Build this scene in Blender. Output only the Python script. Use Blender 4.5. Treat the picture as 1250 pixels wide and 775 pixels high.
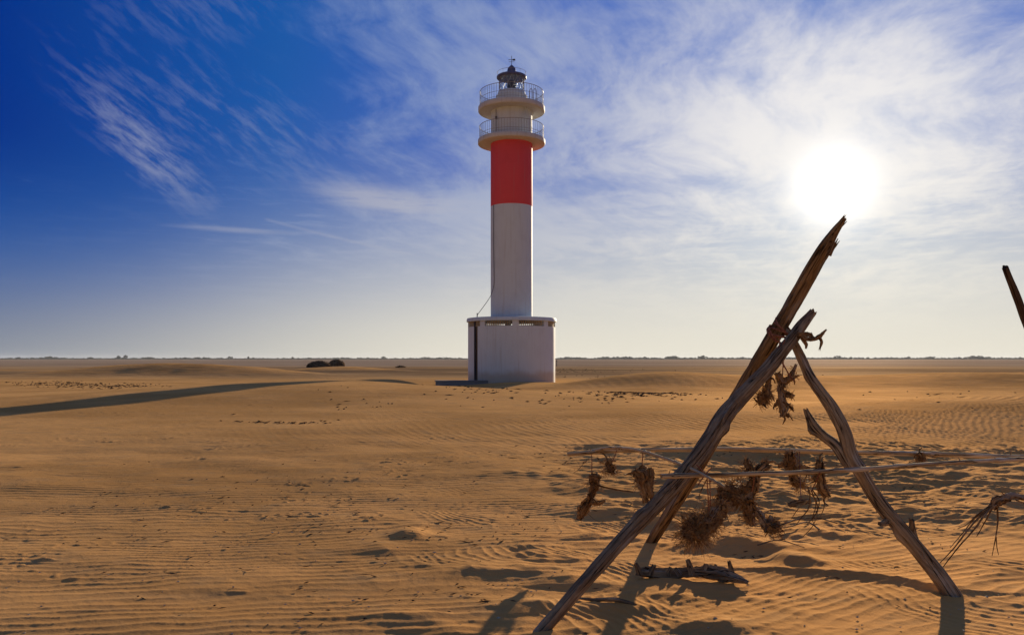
import bpy, math, random
import numpy as np
from mathutils import Vector, Matrix, Quaternion

PI = math.pi
R = math.radians
for o in list(bpy.data.objects):
    bpy.data.objects.remove(o)
scene = bpy.context.scene
COL = scene.collection

# ------------------------------------------------------------------ camera
F = 972.2            # focal length in photograph pixels (28 mm on 36 mm)
HZ = 438.0           # horizon row
CH = 1.5             # camera height
cam_d = bpy.data.cameras.new('camera')
cam_d.lens = 28.0
cam_d.sensor_width = 36.0
cam_d.shift_y = (HZ - 387.5) / 1250.0
cam_d.clip_start = 0.05
cam_d.clip_end = 60000
cam = bpy.data.objects.new('camera', cam_d)
COL.objects.link(cam)
cam.location = (0, 0, CH)
cam.rotation_euler = (PI / 2, 0, 0)
scene.camera = cam
scene.render.resolution_x = 1024
scene.render.resolution_y = 634
scene.view_settings.view_transform = 'Standard'
scene.view_settings.look = 'None'
scene.view_settings.exposure = 1.0
scene.view_settings.gamma = 1.0


def azel(px, py):
    a = math.atan((px - 625) / F)
    return math.degrees(a), math.degrees(math.atan((HZ - py) / F * math.cos(a)))


SUN_AZ, SUN_EL = azel(1018, 228)
sdir = Vector((math.sin(R(SUN_AZ)) * math.cos(R(SUN_EL)), math.cos(R(SUN_AZ)) * math.cos(R(SUN_EL)), math.sin(R(SUN_EL))))


# ------------------------------------------------------------------ node helper
class S:
    """a socket with arithmetic"""
    def __init__(s, nt, sock):
        s.nt, s.k = nt, sock

    def m(s, op, *a):
        n = s.nt.nodes.new('ShaderNodeMath')
        n.operation = op
        for i, v in enumerate((s,) + a):
            if isinstance(v, S):
                s.nt.links.new(v.k, n.inputs[i])
            else:
                n.inputs[i].default_value = v
        return S(s.nt, n.outputs[0])

    def __add__(s, o): return s.m('ADD', o)
    def __radd__(s, o): return s.m('ADD', o)
    def __sub__(s, o): return s.m('SUBTRACT', o)
    def __mul__(s, o): return s.m('MULTIPLY', o)
    def __rmul__(s, o): return s.m('MULTIPLY', o)
    def __truediv__(s, o): return s.m('DIVIDE', o)
    def __neg__(s): return s.m('MULTIPLY', -1.0)
    def rsub(s, v): return (-s) + v
    def exp(s): return s.m('EXPONENT')
    def clamp(s):
        x = s.m('MAXIMUM', 0.0)
        return x.m('MINIMUM', 1.0)

    def smooth(s, a, b, lo=0.0, hi=1.0):
        n = s.nt.nodes.new('ShaderNodeMapRange')
        n.interpolation_type = 'SMOOTHSTEP'
        s.nt.links.new(s.k, n.inputs[0])
        for i, v in enumerate((a, b, lo, hi)):
            n.inputs[i + 1].default_value = v
        return S(s.nt, n.outputs[0])


def combine(nt, x, y, z):
    n = nt.nodes.new('ShaderNodeCombineXYZ')
    for i, v in enumerate((x, y, z)):
        if isinstance(v, S):
            nt.links.new(v.k, n.inputs[i])
        else:
            n.inputs[i].default_value = v
    return S(nt, n.outputs[0])


def noise(nt, vec, scale, detail=4, rough=.5, dist=0.0, out=0):
    n = nt.nodes.new('ShaderNodeTexNoise')
    n.inputs['Scale'].default_value = scale
    n.inputs['Detail'].default_value = detail
    n.inputs['Roughness'].default_value = rough
    n.inputs['Distortion'].default_value = dist
    if vec is not None:
        nt.links.new(vec.k, n.inputs['Vector'])
    return S(nt, n.outputs[out])


def cmix(nt, f, a, b, mode='MIX'):
    n = nt.nodes.new('ShaderNodeMix')
    n.data_type = 'RGBA'
    n.blend_type = mode
    for i, v in ((0, f), (6, a), (7, b)):
        if isinstance(v, S):
            nt.links.new(v.k, n.inputs[i])
        elif i == 0:
            n.inputs[0].default_value = v
        else:
            n.inputs[i].default_value = (v[0], v[1], v[2], 1)
    return S(nt, n.outputs[2])


def ramp(nt, f, stops):
    n = nt.nodes.new('ShaderNodeValToRGB')
    while len(n.color_ramp.elements) < len(stops):
        n.color_ramp.elements.new(.5)
    for e, (p, c) in zip(n.color_ramp.elements, stops):
        e.position = p
        e.color = (c[0], c[1], c[2], 1)
    nt.links.new(f.k, n.inputs[0])
    return S(nt, n.outputs[0])


# ------------------------------------------------------------------ sky
world = bpy.data.worlds.new("World")
scene.world = world
world.use_nodes = True
nt = world.node_tree
nt.nodes.clear()
w_out = nt.nodes.new('ShaderNodeOutputWorld')
bg = nt.nodes.new('ShaderNodeBackground')
nt.links.new(bg.outputs[0], w_out.inputs[0])
STR = 0.1
bg.inputs[1].default_value = STR
sky = nt.nodes.new('ShaderNodeTexSky')
sky.sky_type = 'NISHITA'
sky.sun_disc = False
sky.sun_elevation = R(SUN_EL)
sky.sun_rotation = R(SUN_AZ)
sky.altitude = 0
sky.air_density = 1.0
sky.dust_density = 1.2
sky.ozone_density = 2.5
tc = nt.nodes.new('ShaderNodeTexCoord')
sep = nt.nodes.new('ShaderNodeSeparateXYZ')
nt.links.new(tc.outputs['Generated'], sep.inputs[0])
dx, dy, dz = (S(nt, sep.outputs[i]) for i in range(3))
DEG = 180 / PI
el = dz.m('ARCSINE') * DEG
az = dx.m('ARCTAN2', dy) * DEG
cosg = dx * sdir.x + dy * sdir.y + dz * sdir.z
gam = cosg.m('MINIMUM', 1.0).m('ARCCOSINE') * DEG          # angle from the sun

K = 1.0 / (STR * 2.0)     # so that the colours below are display-linear at exposure 1
# clear blue: the Nishita sky, its range compressed and deepened away from the sun
back = gam.smooth(62, 115)


def k3(c):
    return tuple(q * K for q in c)


grad = ramp(nt, gam / 90.0, [(0.0, (.55, .62, .74)), (.14, (.085, .19, .57)), (.27, (.035, .12, .50)), (.42, (.010, .100, .38)), (.60, (.0, .028, .24)), (1.0, (.01, .05, .26))])
grad = cmix(nt, back, grad, (.09, .15, .25))
kk = nt.nodes.new('ShaderNodeVectorMath')
kk.operation = 'SCALE'
kk.inputs['Scale'].default_value = K
nt.links.new(grad.k, kk.inputs[0])
lowsky = cmix(nt, gam / 46.0, (.30, .45, .66), (.0, .10, .37))
grad = cmix(nt, el.smooth(15, 5) * .75, grad, lowsky)
nt.links.new(grad.k, kk.inputs[0])
deep = cmix(nt, 1.0, S(nt, sky.outputs[0]), cmix(nt, gam.smooth(8, 45), (.06, .07, .10), (.0, .07, .4)), 'MULTIPLY')
clear = cmix(nt, .10, S(nt, kk.outputs[0]), deep)
# thin high cloud, laid out on a plane far overhead
pz = dz.m('MAXIMUM', 0.0) + 0.10
cx, cy = dx / pz, dy / pz
wv = noise(nt, combine(nt, cx * .5, cy * .5, 0.0), 1.0, 3, .5)
wv2 = noise(nt, combine(nt, cx * 1.6, cy * 1.6, 9.0), 1.0, 4, .55)
u = cx * .96 - cy * .26 + wv * 1.1 + wv2 * .12            # across the streaks
v = cy * .96 + cx * .26 + wv * .7 + wv2 * .25              # along the streaks
st1 = noise(nt, combine(nt, u * 1.05, v * .75, 3.0), 1.0, 10, .62, .0)
st2 = noise(nt, combine(nt, u * 4.6, v * 2.0, 8.0), 1.0, 8, .66, .0)
st3 = noise(nt, combine(nt, u * 15.0, v * 6.0, 12.0), 1.0, 5, .6, .0)
broad = noise(nt, combine(nt, cx * .50, cy * .50, 5.0), 1.0, 3, .5)
cover = az.smooth(-28, 1, -.70, .40) - az.smooth(24, 38, 0.0, .30)
cl = (st1 - .5) * 2.6 + (st2 - .5) * 1.9 + (st3 - .5) * .5 + (broad - .5) * 1.5 + cover
cirrus = cl.smooth(-.25, .95)


def blob(px, py, wx, wy, rot, power=1.0):
    a0, e0 = azel(px, py)
    c, s_ = math.cos(R(rot)), math.sin(R(rot))
    a = az - a0
    e = el - e0
    p = (a * c + e * s_) / wx
    q = (e * c - a * s_) / wy
    g = (p * p + q * q) * -1.0
    return g.exp() * power


wis = noise(nt, combine(nt, az * .28 - el * .24, el * 1.15 + az * .80, 1.0), 1.0, 8, .66, .1)
wis2 = noise(nt, combine(nt, az * .25, el * 2.2, 4.0), 1.0, 7, .64, .1)
feat = blob(182, 188, 4.4, 1.5, -40, .85) * (wis.smooth(.30, .70)) \
    + blob(300, 150, 11.0, 3.0, -14, .35) * wis.smooth(.35, .7) \
    + blob(455, 243, 3.6, .85, -8, 1.1) * wis2.smooth(.15, .55) \
    + blob(530, 250, 4.5, .8, -4, .45) * wis2.smooth(.25, .6) \
    + blob(290, 281, 3.6, .19, -1, .55) \
    + blob(240, 10, 6.0, 2.0, 6, .28) * wis.smooth(.3, .7) \
    + blob(1130, 240, 9.0, 3.0, 8, .45) * wis2.smooth(.35, .65)
# contrail and a few low streaks
a0, e0 = azel(318, 266)
a1, e1 = azel(595, 330)
tl = math.hypot(a1 - a0, e1 - e0)
ca, sa = (a1 - a0) / tl, (e1 - e0) / tl
tp = ((az - a0) * ca + (el - e0) * sa) / tl
tq = ((el - e0) * ca - (az - a0) * sa) + (tp * tp - tp) * -.35
trail = (tq * tq * -60.0).exp() * tp.smooth(0, .04) * tp.smooth(.35, 1.0, .55, 0.0)
low = az.smooth(-30, -8, .12, 1.0) * wis2.smooth(.45, .75) * el.smooth(1, 5) * el.smooth(14, 8) * .55
cmask = cirrus
cmask = (cmask + low * cmask.rsub(1.0)).clamp() * .86
cmask = cmask * el.smooth(-1, 7)
g1 = (gam * -.075).exp()
cloudc = cmix(nt, g1.smooth(.04, .62), (.23 * K, .31 * K, .53 * K), (.84 * K, .81 * K, .79 * K))
cloudc = cmix(nt, back, cloudc, (.17 * K, .17 * K, .21 * K))
brightc = cmix(nt, g1.smooth(.04, .62), (.33 * K, .36 * K, .50 * K), (.90 * K, .86 * K, .82 * K))
c1 = cmix(nt, (feat + trail * .6 - .07).clamp() * .80, cmix(nt, cmask, clear, cloudc), brightc)
# haze towards the horizon: warm on the sun's side, greyer away from it
hzm = ((el.m('MAXIMUM', 0.0) / gam.smooth(18, 56, 8.6, 4.8)).m('POWER', 1.7) * -1.0).exp() * .95
hzc = cmix(nt, gam.smooth(24, 62), (.80 * K, .75 * K, .62 * K), (.215 * K, .245 * K, .30 * K))
c2 = cmix(nt, hzm, c1, hzc)
# aureole round the sun
glow = (gam * gam * -.24).exp() * (.80 * K) + (gam * -.15).exp() * (.19 * K) + (gam * -.09).exp() * (.03 * K)
gl = cmix(nt, 1.0, combine(nt, glow, glow, glow), (1.0, .93, .80), 'MULTIPLY')
c3 = cmix(nt, 1.0, c2, gl, 'ADD')
nt.links.new(c3.k, bg.inputs[0])
world.cycles.sampling_method = 'MANUAL'
world.cycles.sample_map_resolution = 1024

sun_d = bpy.data.lights.new('sun', 'SUN')
sun_d.energy = 4.3
sun_d.angle = R(0.6)
sun_d.color = (1.0, .82, .58)
sun = bpy.data.objects.new('sun', sun_d)
COL.objects.link(sun)
sun.rotation_euler = sdir.to_track_quat('Z', 'Y').to_euler()
sun.location = (20, 40, 30)
sun['kind'] = 'structure'


# ------------------------------------------------------------------ mesh helpers
def link(name, me, m=None, parent=None):
    o = bpy.data.objects.new(name, me)
    COL.objects.link(o)
    if m is not None and len(me.materials) == 0:
        me.materials.append(m)
    if parent is not None:
        o.parent = parent
    return o


def tag(o, label=None, cat=None, group=None, kind=None):
    for k, v in (('label', label), ('category', cat), ('group', group), ('kind', kind)):
        if v:
            o[k] = v
    return o


def empty(name, loc, label, cat, group=None):
    o = bpy.data.objects.new(name, None)
    COL.objects.link(o)
    o.location = loc
    return tag(o, label, cat, group)


class MB:
    """collects shapes into one mesh"""
    def __init__(s):
        s.v, s.f, s.g = [], [], []

    def add(s, v, f, g=None):
        b = len(s.v)
        s.v += [tuple(p) for p in v]
        s.f += [tuple(i + b for i in q) for q in f]
        s.g += [tuple(p) for p in (g if g is not None else v)]

    def mesh(s, name, smooth=True):
        me = bpy.data.meshes.new(name)
        me.from_pydata(s.v, [], s.f)
        if smooth:
            me.polygons.foreach_set('use_smooth', [True] * len(me.polygons))
            try:
                me.set_sharp_from_angle(angle=R(50))
            except Exception:
                pass
        at = me.attributes.new('grain', 'FLOAT_VECTOR', 'POINT')
        at.data.foreach_set('vector', np.array(s.g, dtype=np.float32).ravel())
        me.update()
        return me

    def build(s, name, m, parent=None, smooth=True, loc=None):
        if loc is not None:
            s.v = [(a - loc[0], b - loc[1], c - loc[2]) for a, b, c in s.v]
        return link(name, s.mesh(name, smooth), m, parent)

    def box(s, x0, x1, y0, y1, z0, z1, M=None):
        v = [Vector((x, y, z)) for z in (z0, z1) for y in (y0, y1) for x in (x0, x1)]
        if M is not None:
            v = [M @ p for p in v]
        s.add(v, [(0, 2, 3, 1), (4, 5, 7, 6), (0, 1, 5, 4), (2, 6, 7, 3), (0, 4, 6, 2), (1, 3, 7, 5)])

    def lathe(s, prof, n=64, a0=0.0, a1=2 * PI, close=False):
        full = abs(a1 - a0 - 2 * PI) < 1e-6
        m = n if full else n + 1
        v = []
        for r, z in prof:
            for i in range(m):
                a = a0 + (a1 - a0) * i / n
                v.append((r * math.sin(a), -r * math.cos(a), z))     # a=0 faces the camera
        f = []
        k = len(prof)
        for j in range(k if close else k - 1):
            j2 = (j + 1) % k
            for i in range(n):
                i2 = (i + 1) % m
                f.append((j * m + i, j * m + i2, j2 * m + i2, j2 * m + i))
        if not full and close:
            f.append(tuple(j * m for j in range(k)))
            f.append(tuple(j * m + n for j in reversed(range(k))))
        s.add(v, f)


def catmull(P, n):
    P = [np.array(p, float) for p in P]
    if len(P) == 2:
        return [P[0] + (P[1] - P[0]) * i / (n - 1) for i in range(n)], [i / (n - 1) for i in range(n)]
    d = [0.0]
    for a, b in zip(P, P[1:]):
        d.append(d[-1] + max(1e-6, float(np.linalg.norm(b[:3] - a[:3]))))
    out, ts = [], []
    for i in range(n):
        t = d[-1] * i / (n - 1)
        k = 0
        while k < len(P) - 2 and t > d[k + 1]:
            k += 1
        u_ = (t - d[k]) / (d[k + 1] - d[k])
        p1, p2 = P[k], P[k + 1]
        h = d[k + 1] - d[k]
        m1 = (P[k + 1] - P[k - 1]) / (d[k + 1] - d[k - 1]) * h if k > 0 else (p2 - p1)
        m2 = (P[k + 2] - P[k]) / (d[k + 2] - d[k]) * h if k + 2 < len(P) else (p2 - p1)
        u2, u3 = u_ * u_, u_ ** 3
        out.append((2 * u3 - 3 * u2 + 1) * p1 + (u3 - 2 * u2 + u_) * m1 + (-2 * u3 + 3 * u2) * p2 + (u3 - u2) * m2)
        ts.append(t / d[-1])
    return out, ts


# ---- numpy gradient noise
_rs = np.random.RandomState(11)
_perm = _rs.permutation(1024).astype(np.int64)
_ga = _rs.rand(1024) * 2 * PI
_gx, _gy = np.cos(_ga), np.sin(_ga)


def pn(x, y, seed=0):
    x = np.asarray(x, float) + seed * 37.37
    y = np.asarray(y, float) + seed * 17.71
    xi = np.floor(x).astype(np.int64)
    yi = np.floor(y).astype(np.int64)
    xf, yf = x - xi, y - yi
    uu = xf * xf * xf * (xf * (xf * 6 - 15) + 10)
    vv = yf * yf * yf * (yf * (yf * 6 - 15) + 10)

    def g(a, b, fx, fy):
        h = _perm[(_perm[a & 1023] + b) & 1023]
        return _gx[h] * fx + _gy[h] * fy
    a = g(xi, yi, xf, yf)
    b = g(xi + 1, yi, xf - 1, yf)
    c = g(xi, yi + 1, xf, yf - 1)
    d = g(xi + 1, yi + 1, xf - 1, yf - 1)
    return ((a * (1 - uu) + b * uu) * (1 - vv) + (c * (1 - uu) + d * uu) * vv) * 1.4


def fbm(x, y, oct_=4, seed=0, gain=.5):
    s, a = 0.0, 1.0
    for i in range(oct_):
        s = s + a * pn(x * 2 ** i, y * 2 ** i, seed + i * 3)
        a *= gain
    return s


def sst(x, a, b):
    t = np.clip((x - a) / (b - a), 0, 1)
    return t * t * (3 - 2 * t)


def gpx(px, py, z=0.0):
    """ground point seen at a photograph pixel if the ground there is at height z"""
    d = (CH - z) * F / (py - HZ)
    return (px - 625) / F * d, d


def W(px, py, d):
    return Vector(((px - 625) / F * d, d, CH + (HZ - py) / F * d))


# ------------------------------------------------------------------ terrain
# broad dunes: x, y, sx, sy, rotation, height
DUNES = [(-5.2, 37.4, 1.2, 2.4, 0, .30), (-6.8, 30.5, 6.5, 4.6, -12, .41), (-9.0, 25, 10.0, 6.5, 0, .20), (-2.0, 22, 9.0, 6.0, 0, .14),
         (-6.4, 38.0, 2.2, 4.0, 0, .34), (-3.6, 43.0, 1.7, 4.6, 0, -.34), (.2, 46.8, 1.5, 1.6, 0, .10), (7.2, 41.5, 3.1, 2.5, 8, .62), (12.6, 43.5, 3.4, 3.0, 0, .30), (24, 45, 9.5, 3.2, 0, .54), (36, 47, 9, 5, 0, .45),
         (12.5, 19.6, 5.6, 2.9, 6, .38), (19.5, 21, 6, 3.0, 6, .20),
         (-31, 70, 7, 2.6, 8, 1.05), (-22, 68, 5, 2.2, 0, .50), (-19, 88, 5, 2.4, 0, .6), (-58, 85, 14, 5, 0, .35), (-13, 110, 12, 8, 0, .3),
         (30, 95, 20, 9, 0, .3), (-45, 45, 12, 6, 0, .3)]
# small mounds round the driftwood: pixel x, pixel y, sx, sy, height
MOUNDS = [(980, 688, .14, .10, .075), (925, 672, .30, .10, .045), (880, 668, .25, .10, .04), (995, 655, .30, .14, .055),
          (800, 640, .22, .12, .05), (735, 628, .30, .14, .06), (500, 655, .10, .14, .045), (870, 766, .14, .06, .035),
          (760, 745, .17, .07, .035), (700, 712, .22, .10, .035), (610, 700, .30, .12, .03), (845, 718, .32, .08, .02),
          (460, 672, .15, .1, .03), (640, 742, .2, .07, .03), (270, 722, .12, .05, .008),
          (845, 600, .45, .3, .05), (960, 612, .5, .3, .06),
          (720, 600, .6, .25, .06), (1180, 592, .5, .3, .06), (1090, 585, .5, .2, .06), (660, 585, .5, .25, .05),
          (1110, 560, .8, .25, .06), (870, 560, .7, .25, .06), (955, 562, .6, .25, .06)]
MW = [gpx(m[0], m[1]) + m[2:] for m in MOUNDS]
# wind-cut ridge running left from the foot of the right-hand pole
RIDGE = [gpx(1160, 726), gpx(1105, 712), gpx(1050, 704), gpx(1000, 700), gpx(955, 697)]


def height(x, y, fine=False):
    x = np.asarray(x, float)
    y = np.asarray(y, float)
    r = np.hypot(x, y)
    h = .10 * pn(x / 17, y / 12, 1) * sst(r, 9, 22) * (1 - .6 * sst(r, 60, 150))
    h = h + .035 * pn(x / 4.5, y / 3.0, 2) * sst(r, 5, 12) * (1 - sst(r, 40, 90))
    for (a, b, sx, sy, rot, hh) in DUNES:
        c, s_ = math.cos(R(rot)), math.sin(R(rot))
        p, q = (x - a) * c + (y - b) * s_, -(x - a) * s_ + (y - b) * c
        # gentler towards the camera, steeper behind
        q = np.where(q > 0, q / (sy * .8), q / (sy * 1.15))
        h = h + hh * np.exp(-.5 * (p / sx) ** 2 - .5 * np.abs(q) ** 2.2)
    near = r < 22
    for (a, b, sx, sy, hh) in MW:
        q = (y - b)
        wob = 1 + .35 * pn(x * 5, y * 5, 9) if fine else 1
        q = np.where(q > 0, q / (sy * 1.6), q / (sy * .85))
        h = h + hh * wob * np.exp(-.5 * ((x - a) / sx) ** 2 - .5 * q ** 2)
    # lumpy blown ground beyond the driftwood, elongated across the view
    rough_m = sst(x, .0, 1.6) * sst(y, 6.3, 7.6) * (1 - sst(y, 12.3, 14.5))
    rough_n = sst(x, -1.0, 1.0) * sst(y, 4.6, 5.4) * (1 - sst(y, 6.5, 8)) * .25
    h = h + (np.abs(fbm(x * .9, y * 1.6, 3, 4)) * -.07 + .02) * np.maximum(rough_m, rough_n)
    return h


def fine_relief(x, y):
    r = np.hypot(x, y)
    h = np.zeros_like(x)
    # scoured ridge
    rd = np.full_like(x, 9.0)
    side = np.zeros_like(x)
    for (ax, ay), (bx, by) in zip(RIDGE, RIDGE[1:]):
        ux, uy = bx - ax, by - ay
        t = np.clip(((x - ax) * ux + (y - ay) * uy) / (ux * ux + uy * uy), 0, 1)
        qx, qy = x - ax - t * ux, y - ay - t * uy
        dd = np.hypot(qx, qy)
        m = dd < rd
        rd = np.where(m, dd, rd)
        side = np.where(m, np.sign(qy), side)
    h += .030 * np.exp(-rd / .25) * np.where(side > 0, 1, 0) + .030 * np.exp(-rd / .06) * np.where(side > 0, 0, 1)
    # ripples: crests roughly across the view on the left, slanting on the right and on the dune faces
    wx = .22 * pn(x * .5, y * .7, 21) + .062 * pn(x * 1.7, y * 2.3, 22) + .020 * pn(x * 5, y * 5, 23)
    slant = .10 + .38 * sst(x, .3, 2.5)
    ph = (y + x * slant * -1 + wx) / .112
    prof = 1 - np.abs(np.sin(PI * ph)) ** .62
    patch = sst(fbm(x * .8, y * 1.1, 2, 25), -.45, .35)
    amp = .0074 * (.42 + .58 * patch) * (1 - sst(r, 13, 18))
    h += amp * prof
    # crossing, swirled ripples in patches near the driftwood
    ph4 = (x * .83 + y * .55 + .30 * pn(x * 1.1, y * 1.3, 71) + .05 * pn(x * 4, y * 4, 72)) / .095
    prof4 = 1 - np.abs(np.sin(PI * ph4)) ** .7
    pat4 = sst(fbm(x * .9 + 3, y * 1.1, 2, 73), .0, .5) * sst(x, -1.6, -.2) * (1 - sst(r, 8, 10))
    h = h * (1 - .6 * pat4 * (r < 12)) + .0070 * prof4 * pat4
    # dune-face ripples, running away from the viewer
    ph2 = (x * .90 + y * .35 + .35 * pn(x * .3, y * .3, 31) + .05 * pn(x * 1.7, y * 1.7, 32)) / .165
    prof2 = 1 - np.abs(np.sin(PI * ph2)) ** .8
    m4 = np.exp(-.5 * (((x - 13) / 7.0) ** 2 + ((y - 16.5) / 3.0) ** 2)) * sst(fbm(x * .35, y * .5, 2, 61), -.6, .2)
    h += .030 * prof2 * np.clip(m4 * 1.4, 0, 1)
    ph3 = (x * .95 + y * .10 + .6 * pn(x * .15, y * .15, 33)) / .55
    prof3 = 1 - np.abs(np.sin(PI * ph3)) ** .8
    m5 = sst(y, 36, 39) * (1 - sst(y, 45, 50)) * sst(x, 1, 4)
    h += .014 * prof3 * m5
    # trodden and crusted patches: clods, pits, small wind tails
    tro = sst(fbm(x * .42, y * .55, 3, 41), .05, .55) * (1 - sst(r, 30, 45)) * (.35 + .65 * sst(r, 5.5, 8))
    spots = sst(pn(x * 1.9, y * 2.6, 52), -.05, .35)
    h += .009 * tro * spots * sst(pn(x * 13, y * 16, 42), .28, .62)
    h += .012 * (.25 + tro) * sst(pn(x * 4.1, y * 9, 53), .52, .78) * spots
    rgh = sst(x, .2, 1.8) * sst(y, 6.0, 7.6) * (1 - sst(y, 12.0, 14.5))
    sp2 = sst(fbm(x * .8, y * 1.3, 2, 54), -.15, .5)
    h += .085 * np.clip((pn(x * 1.9, y * 4.6, 44) - .27), 0, 1) * (rgh * sp2 + .10 * tro)
    h += .050 * np.clip((pn(x * 4.6, y * 10, 47) - .25), 0, 1) * (rgh * sp2 + .22 * tro)
    h += .012 * rgh * sp2 * fbm(x * 6, y * 11, 3, 55)
    h += .020 * pn(x * .9, y * 1.3, 56) * (1 - sst(r, 12, 18))
    h += .030 * np.clip(fbm(x * 1.5, y * 2.4, 3, 57) - .1, 0, 1) * sst(x, -1.8, 0) * (1 - sst(x, 1.2, 2.2)) * (1 - sst(y, 6.6, 8))
    h += .003 * fbm(x * 3.0, y * 3.6, 3, 45) + .0012 * pn(x * 21, y * 25, 46) * (1 - sst(r, 8, 14))
    return h


def gh(x, y):
    return float(height(np.array([x]), np.array([y]))[0])


def ground_mesh():
    rr = [0.6]
    while rr[-1] < 6400:
        r_ = rr[-1]
        if r_ < 3.4:
            d = .09
        elif r_ < 8.5:
            d = .0155
        elif r_ < 15:
            d = .0155 + (r_ - 8.5) * .0045
        elif r_ < 60:
            d = max(.045, r_ * r_ / 3200.)
        else:
            d = min(r_ * r_ / 3200., r_ * .12)
        rr.append(r_ + d)
    rr = np.array(rr)
    an = list(np.arange(-180, -60, 5.)) + list(np.arange(-60, -42, .5)) + list(np.arange(-42, 42, .082)) + \
        list(np.arange(42, 60, .5)) + list(np.arange(60, 180.1, 5.))
    an[-1] = 180
    an = np.radians(np.array(an))
    A, RR = np.meshgrid(an, rr)
    X, Y = (RR * np.sin(A)).ravel(), (RR * np.cos(A)).ravel()
    Z = height(X, Y, True)
    m = (RR.ravel() < 60) & (np.abs(A.ravel()) < R(43))
    Z[m] += fine_relief(X[m], Y[m])
    nr, na = len(rr), len(an)
    print('ground', nr, na, nr * na)
    idx = np.arange(nr * na).reshape(nr, na)
    q = np.stack([idx[:-1, :-1], idx[:-1, 1:], idx[1:, 1:], idx[1:, :-1]], -1).reshape(-1, 4)
    q = q[:, ::-1]
    me = bpy.data.meshes.new('sand')
    nv = nr * na + 1
    co = np.zeros((nv, 3), np.float32)
    co[:-1, 0], co[:-1, 1], co[:-1, 2] = X, Y, Z
    tri = np.stack([np.full(na - 1, nv - 1), idx[0, 1:], idx[0, :-1]], -1)
    me.vertices.add(nv)
    me.vertices.foreach_set('co', co.ravel())
    loops = np.concatenate([q.ravel(), tri.ravel()]).astype(np.int32)
    me.loops.add(len(loops))
    me.loops.foreach_set('vertex_index', loops)
    n1, n2 = len(q), len(tri)
    me.polygons.add(n1 + n2)
    starts = np.concatenate([np.arange(n1) * 4, n1 * 4 + np.arange(n2) * 3]).astype(np.int32)
    me.polygons.foreach_set('loop_start', starts)
    me.polygons.foreach_set('use_smooth', np.ones(n1 + n2, bool))
    me.update(calc_edges=True)
    me.validate()
    return me


def new_mat(name):
    m = bpy.data.materials.new(name)
    m.use_nodes = True
    t = m.node_tree
    b = t.nodes['Principled BSDF']
    return m, t, b


def coords(t, kind='Object', attr=None):
    if attr:
        n = t.nodes.new('ShaderNodeAttribute')
        n.attribute_name = attr
        return S(t, n.outputs['Vector'])
    n = t.nodes.new('ShaderNodeTexCoord')
    return S(t, n.outputs[kind])


def scaled(t, vec, sx, sy, sz, off=(0, 0, 0)):
    n = t.nodes.new('ShaderNodeMapping')
    n.inputs['Scale'].default_value = (sx, sy, sz)
    n.inputs['Location'].default_value = off
    t.links.new(vec.k, n.inputs[0])
    return S(t, n.outputs[0])


def set_bump(t, b, h, strength, dist):
    n = t.nodes.new('ShaderNodeBump')
    n.inputs['Strength'].default_value = strength
    n.inputs['Distance'].default_value = dist
    t.links.new(h.k, n.inputs['Height'])
    t.links.new(n.outputs[0], b.inputs['Normal'])


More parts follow.
